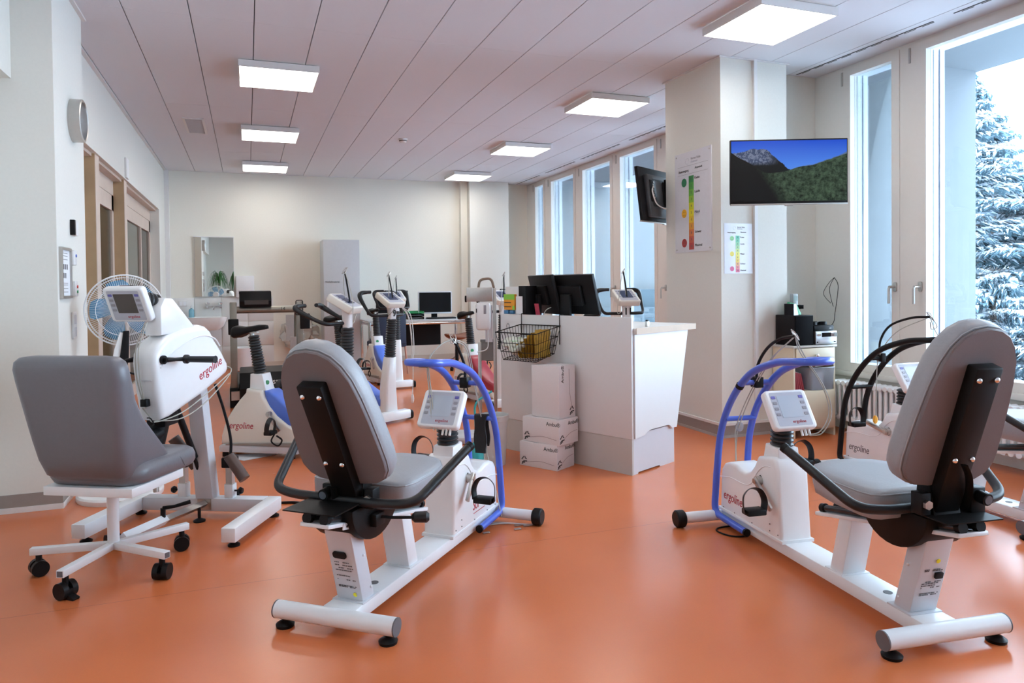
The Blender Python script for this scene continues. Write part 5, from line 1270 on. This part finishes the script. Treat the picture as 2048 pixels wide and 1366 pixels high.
# ================================================================== TELEVISIONS
def tv(label, loc, rz, tilt, screen_m, on):
    t = thing('television', label, 'television', loc, rz)
    Mt = Matrix.Rotation(tilt, 4, 'X')
    W, H = .840, .468
    b = NB(); box(b, (0, 0, 0), (W, .030, H), Mt, bev=.003); hs = ob('bezel', b, BLACK, t)
    b = NB(); box(b, (0, -.0158, .004), (W-.014, .001, H-.028), Mt); ob('screen', b, screen_m, t)
    b = NB(); box(b, (0, -.010, -H/2-.004), (W, .022, .010), Mt, bev=.002); box(b, (0, -.012, -H/2-.012), (.06, .018, .010), Mt, bev=.003); ob('silver_strip', b, STEEL, t)
    b = NB(); box(b, (0, .035, -.02), (W*.80, .045, H*.80), Mt, bev=.012); rh = ob('rear_housing', b, mat('tv_back_grey', (.055, .057, .062), .45), t)
    for (x, z, w_, h_) in ((0, .12, W*.62, .018), (.24, -.10, .10, .035), (-.22, -.10, .12, .035)):
        b = NB(); 
        for i in range(6): box(b, (x, .0585, z+(i-2.5)*h_/6), (w_, .002, h_/14), Mt)
        ob('vent_slots', b, BLACK, rh)['kind'] = 'stuff'
    b = NB(); box(b, (.27, .059, .02), (.10, .006, .19), Mt, bev=.002); ob('socket_panel', b, BLACK, rh)
    for i in range(7):
        b = NB(); box(b, (.255+.014*(i % 2), .063, .095-.022*i), (.010, .004, .014), Mt); ob('socket', b, STEEL, rh)
    b = NB(); box(b, (0, .070, .0), (.22, .012, .22), Mt, bev=.002); box(b, (.08, .085, .0), (.018, .02, .26), Mt); box(b, (-.08, .085, .0), (.018, .02, .26), Mt); ob('wall_mount', b, BLACKM, t)
    b = NB(); tube(b, smooth_path([Mt @ Vector((.27, .065, .06)), Mt @ Vector((.34, .09, .0)), Mt @ Vector((.28, .085, -.10)), Mt @ Vector((.12, .08, -.13)), Mt @ Vector((.04, .10, -.10))], 6), .006, n=8); ob('aerial_cable', b, CABLEW, t)
    return t
def tv_picture():
    m = bpy.data.materials.new('mountain_picture'); m.use_nodes = True; n = m.node_tree; L = n.links; b = n.nodes['Principled BSDF']
    b.inputs['Roughness'].default_value = .25; b.inputs['Specular IOR Level'].default_value = .12
    tc = n.nodes.new('ShaderNodeTexCoord'); s = n.nodes.new('ShaderNodeSeparateXYZ'); L.new(tc.outputs['Object'], s.inputs[0])
    def M(op, a, c=None, d=None):
        k = n.nodes.new('ShaderNodeMath'); k.operation = op
        for i, v in enumerate((a, c, d)):
            if v is None: continue
            if isinstance(v, (int, float)): k.inputs[i].default_value = v
            else: L.new(v, k.inputs[i])
        return k.outputs[0]
    X = M('MULTIPLY_ADD', s.outputs['X'], 1/.826, .5); Z = M('MULTIPLY_ADD', s.outputs['Z'], 1/.44, .49)   # 0..1 picture coordinates
    def curve(pts):
        r = n.nodes.new('ShaderNodeFloatCurve'); c = r.mapping.curves[0]
        for i, (a, v) in enumerate(pts):
            if i < 2: c.points[i if i == 0 else -1].location = (a, v)
            else: c.points.new(a, v)
        r.mapping.update(); L.new(X, r.inputs['Value']); return r.outputs[0]
    def curve2(pts):
        r = n.nodes.new('ShaderNodeFloatCurve'); c = r.mapping.curves[0]
        c.points[0].location = pts[0]; c.points[1].location = pts[-1]
        for p in pts[1:-1]: c.points.new(*p)
        r.mapping.update(); L.new(X, r.inputs['Value']); return r.outputs[0]
    def noise_(sc, det=6, dist=0):
        k = n.nodes.new('ShaderNodeTexNoise'); k.inputs['Scale'].default_value = sc; k.inputs['Detail'].default_value = det; k.inputs['Roughness'].default_value = .72; k.inputs['Distortion'].default_value = dist
        L.new(tc.outputs['Object'], k.inputs['Vector']); return k.outputs['Fac']
    def mix(f, a, c):
        k = n.nodes.new('ShaderNodeMix'); k.data_type = 'RGBA'
        if isinstance(f, float): k.inputs[0].default_value = f
        else: L.new(f, k.inputs[0])
        for i, v in ((6, a), (7, c)):
            if isinstance(v, tuple): k.inputs[i].default_value = (*v, 1)
            else: L.new(v, k.inputs[i])
        return k.outputs[2]
    nz = noise_(22)
    jag = M('MULTIPLY_ADD', nz, .10, -.05)
    sky = mix(M('MULTIPLY', M('SUBTRACT', 1.0, Z), 1.7), (.010, .075, .62), (.10, .30, .90))
    def below(h): return M('MULTIPLY', M('SUBTRACT', h, Z), 120)
    def clampd(v):
        k = n.nodes.new('ShaderNodeClamp'); L.new(v, k.inputs[0]); return k.outputs[0]
    h1 = M('ADD', curve2([(0, .80), (.07, .82), (.13, .84), (.18, .88), (.235, .86), (.27, .87), (.31, .85), (.36, .76), (.42, .66), (.47, .58), (.51, .52), (1, .3)]), jag)
    rock = mix(M('GREATER_THAN', noise_(34, 8, 1.5), .52), (.045, .065, .13), (.17, .20, .30))
    sh = M('MULTIPLY_ADD', M('SUBTRACT', X, .30), 9, .0)
    rock = mix(clampd(sh), rock, (.004, .005, .007))
    lowf = clampd(M('MULTIPLY', M('SUBTRACT', .66, Z), 14)); rock = mix(lowf, rock, (.004, .005, .006))
    h2 = M('ADD', curve2([(0, .1), (.45, .30), (.50, .50), (.56, .55), (.62, .58), (.70, .60), (.80, .66), (.90, .72), (1, .80)]), M('MULTIPLY', jag, .5))
    far = (.10, .15, .26)
    h3 = M('ADD', curve2([(0, .82), (.06, .74), (.14, .66), (.22, .56), (.30, .48), (.40, .48), (.50, .51), (.60, .57), (.70, .59), (.80, .65), (.90, .71), (1, .77)]), M('MULTIPLY', jag, .25))
    veg = mix(M('MULTIPLY_ADD', noise_(38, 10), 3.0, -1.1), (.003, .007, .004), (.075, .13, .075))
    dk = clampd(M('MULTIPLY', M('SUBTRACT', M('ADD', .40, M('MULTIPLY', M('SUBTRACT', .4, Z), .35)), X), 7)); veg = mix(dk, veg, (.003, .003, .003))
    c = mix(clampd(below(h1)), sky, rock); c = mix(clampd(below(h2)), c, far); c = mix(clampd(below(h3)), c, veg)
    L.new(c, b.inputs['Emission Color']); b.inputs['Emission Strength'].default_value = .72
    b.inputs['Base Color'].default_value = (.01, .01, .01, 1)
    return m
t = tv('switched-on television showing a mountain valley, in front of the column', (3.715, 4.185, 2.016), R(-23.2), 0, tv_picture(), True)
b = NB(); tube(b, [(0, .09, 0), (.05, .25, 0), (-.08, .42, 0)], .022, n=4); bx(b, -.14, -.02, .41, .425, -.12, .12); ob('swivel_arm', b, BLACKM, t)
t = tv('television seen from behind at the left edge of the column', (3.505, 5.53, 1.985), R(29+180), R(7), SCREENOFF, False)
b = NB(); tube(b, [(0, .09, 0), (-.05, .11, 0), (-.12, .12, 0)], .02, n=4); ob('swivel_arm', b, BLACKM, t)

# ================================================================== EFFORT CHARTS
def chart(label, loc, rz, W, H, thick, cols, faces, big):
    t = thing('effort_chart', label, 'sign', loc, rz)
    b = NB(); bx(b, -W/2, W/2, -thick, 0, -H/2, H/2); bd = ob('board', b, mat('chart_board' if big else 'laminated_sheet', (.70, .70, .74) if big else (.78, .82, .88), .25 if big else .12, coat=.3), t)
    y = -thick-.0006; X = (1, 0, 0); Z = (0, 0, 1); k = W/.507
    kz = H/.83
    n = 11; z1, z0 = .213*kz, -.395*kz
    for i in range(n):
        f = (i+.5)/n; p = f*(len(cols)-1); j = min(int(p), len(cols)-2); g = p-j
        c = tuple(cols[j][q]*(1-g)+cols[j+1][q]*g for q in range(3))
        b = NB(); za = z1+(z0-z1)*i/n; zb = z1+(z0-z1)*(i+1)/n; bx(b, -.052*k, .018*k, y, y+.0008, zb, za)
        ob('scale_step', b, mat('step_%d_%s' % (i, 'a' if big else 'b'), c, .4, var=0), t)
        text('number', str(i), .030*k, GREYT, t, (-.017*k, y-.0004, (za+zb)/2), X, Z)
    for (z, c, kind) in ((.166, faces[0], 1), (-.09, faces[1], 0), (-.336, faces[2], -1)):
        b = NB(); prism(b, [(.036*k*math.cos(R(a)), .036*k*math.sin(R(a))) for a in range(0, 360, 12)], 0, .0008, Matrix(((1, 0, 0, -.118*k), (0, 0, -1, y), (0, 1, 0, z*kz), (0, 0, 0, 1))))
        f_ = ob('face_symbol', b, mat('face_%d_%s' % (kind+1, 'a' if big else 'b'), c, .4, var=0), t)
        b = NB()
        for s in (-1, 1): box(b, (-.118*k+s*.012*k, y-.0012, (z*kz+.010*k)), (.005*k, .0004, .007*k))
        mp_ = [(-.118*k+q*.006*k, y-.0012, z*kz-.012*k+kind*.0016*k*(q*q-4)*.35) for q in (-3, -2, -1, 0, 1, 2, 3)]
        tube(b, mp_, .0009*k, n=4); ob('face_features', b, GREYT, f_)
    for (z, s) in ((.188, 'Keine'), (.075, 'Leicht'), (-.09, 'Mittel'), (-.252, 'Schwer'), (-.362, 'Maximal')):
        text('lettering', s, .030*k, BLKT, t, (.030*k, y, z*kz), X, Z, align='LEFT')
    text('lettering', 'Anstrengung', .028*k, BLKT, t, (-.125*k, y, .262*kz), X, Z); text('lettering', 'Atemnot', .028*k, BLKT, t, (.085*k, y, .270*kz), X, Z)
    text('lettering', 'Berner Reha', .026*k, PANELD, t, (.045*k, y, .352*kz), X, Z); text('lettering', 'Zentrum', .026*k, PANELG, t, (.022*k, y, .326*kz), X, Z)
    b = NB()
    for a in range(0, 300, 40):
        tube(b, [(-.072*k+.022*k*math.cos(R(a+q)), y, .338*kz+.026*k*math.sin(R(a+q))) for q in (0, 10, 20, 30)], .0011*k, n=4)
    ob('round_emblem', b, PANELG, t)['kind'] = 'stuff'
    if big:
        for z in (.300, .232): b = NB(); bx(b, -.21, .21, y, y+.0006, z, z+.0015); ob('rule', b, GREYT, t)
        for sx_ in (-1, 1):
            for sz_ in (-1, 1): b = NB(); cyl(b, (sx_*(W/2-.022), -thick, sz_*(H/2-.025)), (sx_*(W/2-.022), -thick-.004, sz_*(H/2-.025)), .006, n=10); ob('screw', b, STEEL, t)
    return t
chart('large effort scale board screwed to the left side of the column', (3.45, 4.983, 1.884), R(-90), .507, .832, .008,
      [(.03, .22, .08), (.06, .32, .06), (.14, .42, .06), (.30, .52, .04), (.72, .66, .03), (.78, .60, .03), (.72, .34, .03), (.62, .16, .04), (.50, .06, .04), (.42, .03, .03)],
      ((.02, .20, .09), (.80, .42, .03), (.38, .02, .02)), True)
chart('small laminated effort scale sheet on the front of the column below the television', (3.612, 4.62, 1.478), 0, .270, .392, .002,
      [(.12, .55, .40), (.22, .62, .40), (.45, .70, .35), (.85, .82, .20), (.88, .70, .15), (.85, .35, .30), (.72, .12, .30)], ((.30, .65, .30), (.85, .72, .12), (.70, .15, .32)), False)

# ================================================================== CABINET CORNER
t = thing('cream_cabinet', 'cream side cabinet with drawer, open shelf and door in the window corner', 'cabinet', (4.135, 4.378, 0))
b = NB(); bx(b, -.205, -.190, 0, .228, .0, .70); bx(b, .190, .205, 0, .228, 0, .70); bx(b, -.19, .19, .213, .228, .06, .70); bx(b, -.19, .19, .0, .213, .565, .578); bx(b, -.19, .19, .0, .213, .352, .365); bx(b, -.19, .19, 0, .213, .06, .075); ob('carcass', b, CREAM, t)
b = NB(); bx(b, -.215, .215, -.012, .230, .70, .716, bev=.002); ob('top', b, mat('cabinet_top_grey', (.55, .54, .50), .3), t)
b = NB(); bx(b, -.187, .187, -.014, .0, .585, .695, bev=.002); dr = ob('drawer', b, CREAM, t)
b = NB(); cyl(b, (0, -.014, .64), (0, -.022, .64), .005, n=10); sph(b, (0, -.030, .64), .013, n=14); ob('knob', b, CHROME, dr)
b = NB(); bx(b, -.187, .187, -.014, .0, .075, .362, bev=.002); do = ob('door', b, CREAM, t)
b = NB(); cyl(b, (-.16, -.014, .30), (-.16, -.022, .30), .004, n=8); sph(b, (-.16, -.028, .30), .010, n=12); ob('knob', b, CHROME, do)
t = thing('plastic_box', 'clear plastic box of equipment on the open shelf of the cream cabinet', 'box', (4.205, 4.358, .366))
b = NB()
lo, hi = rrect(.225, .185, .02, 3, 0, .105), rrect(.250, .205, .02, 3, 0, .107)
loft(b, [[(x, y, 0) for x, y in lo], [(x, y, .172) for x, y in hi]], cap=False); b.faces.ensure_lookup_table()
prism(b, lo, 0, .003); tube(b, [(x, y, .172) for x, y in hi], .005, n=6, closed=True); ob('tub', b, BINPL, t)
for (x, y, w_, h_, m_, lab) in ((.045, .10, .05, .13, WHITEP, 'white device'), (-.02, .10, .06, .11, PANELD, None), (.0, .15, .15, .10, mat('blue_grey_pouch', (.15, .19, .28), .6), None)):
    b = NB(); bx(b, x-w_/2, x+w_/2, y-.03, y+.03, .006, h_, bev=.006); ob('contents', b, m_, t)
b = NB(); tube(b, [(-.075+.035*math.cos(R(a)), .05, .07+.05*math.sin(R(a))) for a in range(0, 360, 20)], .004, n=6, closed=True); ob('coiled_hose', b, CABLEW, t)
t = thing('small_device', 'small white handset lying on top of the clear plastic box', 'device', (4.22, 4.45, .545), R(15))
b = NB(); bx(b, -.06, .06, -.03, .03, -.006, .022, bev=.008); ob('body', b, WHITEP, t)
for k in range(5):
    th = thing('red_book', ['leftmost red book on the open shelf of the cream cabinet', 'second red book from the left on the cabinet shelf', 'middle red book of five on the cabinet shelf', 'fourth red book, next to the last one on the cabinet shelf', 'red book leaning nearest the clear plastic box'][k], 'book', (3.965+.019*k, 4.40, .3655), 0, 'red books in the cream cabinet')
    sh = -.016-.004*k
    b = NB(); loft(b, [[(0, 0, 0), (.014, 0, 0), (.014, .14, 0), (0, .14, 0)], [(sh, 0, .150-.004*k), (.014+sh, 0, .150-.004*k), (.014+sh, .14, .150-.004*k), (sh, .14, .150-.004*k)]]); ob('cover', b, mat('book_red', (.30, .025, .035), .5), th)
    b = NB(); loft(b, [[(.002, .002, .001), (.012, .002, .001), (.012, .139, .001), (.002, .139, .001)], [(.002+sh, .002, .152-.004*k), (.012+sh, .002, .152-.004*k), (.012+sh, .139, .152-.004*k), (.002+sh, .139, .152-.004*k)]]); ob('pages', b, PAPER, th)
t = thing('loudspeaker', 'black bookshelf loudspeaker on the cream cabinet', 'speaker', (4.045, 4.392, .716))
b = NB(); bx(b, -.092, .092, 0, .21, 0, .235, bev=.003); ob('cabinet', b, mat('speaker_black', (.010, .009, .010), .5, spec=.15), t)
b = NB(); bx(b, -.086, .086, -.006, .0, .006, .229, bev=.002); ob('grille', b, mat('speaker_cloth', (.006, .006, .007), .9, spec=.1), t)
t = thing('stereo_receiver', 'silver compact stereo receiver on the right of the cream cabinet', 'stereo', (4.255, 4.385, .716))
b = NB(); bx(b, -.105, .105, 0, .215, .004, .108, bev=.004); ob('case', b, STEEL, t)
b = NB(); bx(b, -.104, .104, -.006, .0, .006, .107, bev=.002); fc = ob('front_panel', b, mat('stereo_silver', (.50, .51, .53), .3, .6), t)
b = NB(); bx(b, -.045, .045, -.008, -.006, .062, .094); ob('display_window', b, SCREENOFF, fc)
b = NB(); bx(b, -.07, .06, -.008, -.006, .018, .040, bev=.001); ob('disc_tray', b, GREYW, fc)
cyl(b := NB(), (.078, -.006, .078), (.078, -.022, .078), .017, n=20); ob('volume_knob', b, CHROME, fc)
for x in (-.085, -.068): cyl(b := NB(), (x, -.006, .078), (x, -.014, .078), .009, n=14); ob('button', b, CHROME, fc)
b = NB(); cyl(b, (-.09, -.006, .022), (-.09, -.010, .022), .005, n=10); cyl(b, (.085, -.006, .022), (.085, -.010, .022), .006, n=10); ob('jack', b, BLACK, fc)
t = thing('disc_player', 'flat black player stacked on the silver stereo', 'player', (4.245, 4.39, .825))
b = NB(); bx(b, -.100, .095, 0, .205, 0, .042, bev=.004); ob('case', b, BLACK, t)
b = NB(); bx(b, .05, .07, -.001, 0, .016, .022); ob('indicator', b, STEEL, t)
for k, (x, y) in enumerate(((-.055, .06), (.0, .10), (.055, .07))):
    th = thing('coiled_cable', ['left coil of black cable on top of the flat black player', 'middle coil of black cable on top of the flat black player', 'right coil of black cable on top of the flat black player'][k], 'cable', (4.245+x, 4.40+y, .8675), 0, 'black cable coils on the player')
    b = NB()
    for q in range(3): tube(b, [((.036-.002*q)*math.cos(R(a)), (.030)*math.sin(R(a)), .005+.008*q) for a in range(0, 360, 20)], .0045, n=6, closed=True)
    ob('coil', b, BLACK, th)
t = thing('disc_case', 'slanted black and white case standing on the loudspeaker', 'case', (4.005, 4.46, .951), R(20))
b = NB(); loft(b, [[(-.035, -.02, 0), (.04, -.02, 0), (.04, .05, 0), (-.035, .05, 0)], [(-.045, -.012, .088), (.02, -.012, .09), (.02, .055, .09), (-.045, .055, .088)]]); ob('cover', b, mat('case_silver', (.42, .46, .48), .3), t)
b = NB(); bx(b, -.048, -.036, -.025, .05, .0, .09); ob('spine', b, BLACK, t)
t = thing('green_holder', 'green plastic holder standing on the rear of the loudspeaker', 'rack', (4.105, 4.545, .951), R(0))
b = NB(); prism(b, [(-.07, 0), (.055, -.08), (.045, .01), (.0, .085), (-.07, .10)], -.02, .01, Matrix(((1, 0, 0, 0), (0, 0, -1, 0), (0, 1, 0, 0), (0, 0, 0, 1))), bev=.003); ob('green_body', b, GREEN, t)
t = thing('handheld_device', 'grey handheld device standing upright beside the green holder on the loudspeaker', 'device', (4.122, 4.585, .951))
b = NB(); bx(b, -.026, .026, -.02, .02, 0, .165, bev=.006); ob('handset_body', b, mat('device_grey', (.35, .36, .36), .4), t)
b = NB(); bx(b, -.018, .018, -.022, -.019, .11, .15); ob('display', b, mat('device_lcd', (.30, .38, .36), .2), t)
b = NB(); sph(b, (.03, -.03, .06), .018, (1.2, 1, 1), 14); cyl(b, (.03, -.03, .06), (.052, -.05, .06), .016, n=14); ob('spotlight', b, BLACK, t)
t = thing('hanging_cable', 'thin black aerial cable hanging in loops beside the window', 'cable', (4.575, 4.62, 0))
b = NB(); tube(b, smooth_path([(0, 0, 1.245), (0, .06, 1.20), (0, .12, 1.12), (0, .09, 1.07), (0, .05, 1.04), (0, .045, 1.03)], 6), .0022, n=5)
tube(b, smooth_path([(0, 0, 1.245), (0, .045, 1.18), (0, .05, 1.12), (0, .02, 1.02), (0, .01, 1.005)], 6), .0022, n=5)
tube(b, smooth_path([(0, 0, 1.245), (0, -.04, 1.18), (0, -.025, 1.05), (0, -.005, .95), (-.02, .0, .86), (-.16, -.0, .80)], 6), .0026, n=5)
ob('wire', b, BLACK, t)
# radiator
t = thing('radiator', 'white ribbed column radiator under the windows', 'radiator', (4.47, 3.60, 0))
fin = None
b = NB()
for x in (-.045, 0, .045): cyl(b, (x, 0, .13), (x, 0, .40), .0125, n=10)
cyl(b, (-.06, 0, .13), (.06, 0, .13), .020, n=10); cyl(b, (-.06, 0, .405), (.06, 0, .405), .020, n=10)
fin = ob('radiator_column', b, WHITEP, t); fin.location = (0, -.80, 0)
for k in range(1, 35): inst(fin, (0, -.80+.049*k, 0), t)
b = NB(); cyl(b, (0, -.82, .13), (0, .88, .13), .010, n=10); cyl(b, (0, -.82, .405), (0, .88, .405), .010, n=10); ob('header_pipe', b, WHITEP, t)
b = NB()
for y in (-.7, .7): bx(b, -.01, .01, y-.01, y+.01, 0, .12)
ob('bracket_foot', b, WHITEP, t)

# ================================================================== FLOOR ODDMENTS
t = thing('floor_electrodes', 'white electrode leads with silver clips lying on the floor by the left blue frame', 'cable', (1.2, 3.33, 0))
b = NB(); tube(b, smooth_path([(-.08, .07, .004), (-.02, .06, .004), (.04, .02, .004), (.10, -.02, .004)], 6), .004, n=6); tube(b, smooth_path([(-.09, .05, .004), (.0, .04, .004), (.07, .0, .004), (.13, -.03, .004)], 6), .003, n=6); ob('lead', b, CABLEW, t)
for (x, y, a) in ((.05, -.01, 20), (.09, -.03, -30), (.03, -.06, 50), (-.13, -.05, 10), (.12, -.03, 70)):
    b = NB(); box(b, (x, y, .004), (.035, .016, .006), None, bev=.002); o = ob('clip', b, STEEL, t)
t = thing('floor_cable', 'thin black cable looped on the floor under the right blue frame', 'cable', (2.15, 2.85, 0))
b = NB(); tube(b, smooth_path([(.16, .04, .004), (.07, .06, .004), (.0, .06, .004), (-.035, .03, .004), (-.03, -.03, .004), (.0, -.07, .004), (.05, -.08, .004), (.09, -.06, .004)], 7), .004, n=6); ob('cord', b, BLACK, t)
t = thing('teal_case', 'flat teal case on the floor behind the foot of the left pillar', 'case', (-.93, 5.55, 0), R(10))
b = NB(); bx(b, -.12, .12, -.08, .08, 0, .06, bev=.008); ob('lid', b, TEAL, t)

# ================================================================== PLANTS (seen in the mirror)
t = thing('sideboard', 'low cream sideboard behind the photographer that carries the plants', 'sideboard', (-.75, -1.2, 0))
b = NB(); bx(b, -.45, .45, -.25, .25, 0, 1.0, bev=.004); ob('body', b, LAMIN, t)
b = NB(); bx(b, -.44, .44, .25, .265, .04, .97); ob('door', b, LAMIN, t)
for k, (x, y, sp, hgt, nl) in enumerate(((-.85, -1.2, .42, .85, 90), (-.36, -1.22, .26, .85, 45))):
    t = thing('potted_plant', ['arching grass-leaved potted plant, the left one in the mirror', 'smaller dark green potted plant at the right edge of the mirror'][k], 'plant', (x, y, 1.0))
    lathe(b := NB(), [(0, 0), (.09, 0), (.12, .20), (.125, .21), (.11, .20), (.08, .02), (0, .02)], n=24); ob('pot', b, POT, t)
    b = NB(); cyl(b, (0, 0, .1), (0, 0, .40), .02, .012, n=8); ob('stem', b, BARK, t)
    rnd = random.Random(k+20)
    for i in range(nl):
        a = rnd.uniform(0, 6.283); r_ = sp*rnd.uniform(.5, 1); h_ = hgt*rnd.uniform(.4, 1); d = Vector((math.cos(a), math.sin(a), 0)); q = Vector((-d.y, d.x, 0))
        b = NB(); rows = []
        for j in range(8):
            f = j/7; p = d*r_*f+Vector((0, 0, .38+h_*(2.4*f-2.9*f*f))); w_ = (.003+.006*math.sin(math.pi*min(1, f+.1)))*(1+2.2*k)*(1 if f < .95 else .2)
            rows.append((b.verts.new(p-q*w_), b.verts.new(p+q*w_)))
        for j in range(7): b.faces.new((rows[j][0], rows[j][1], rows[j+1][1], rows[j+1][0]))
        ob('leaf', b, LEAF, t)
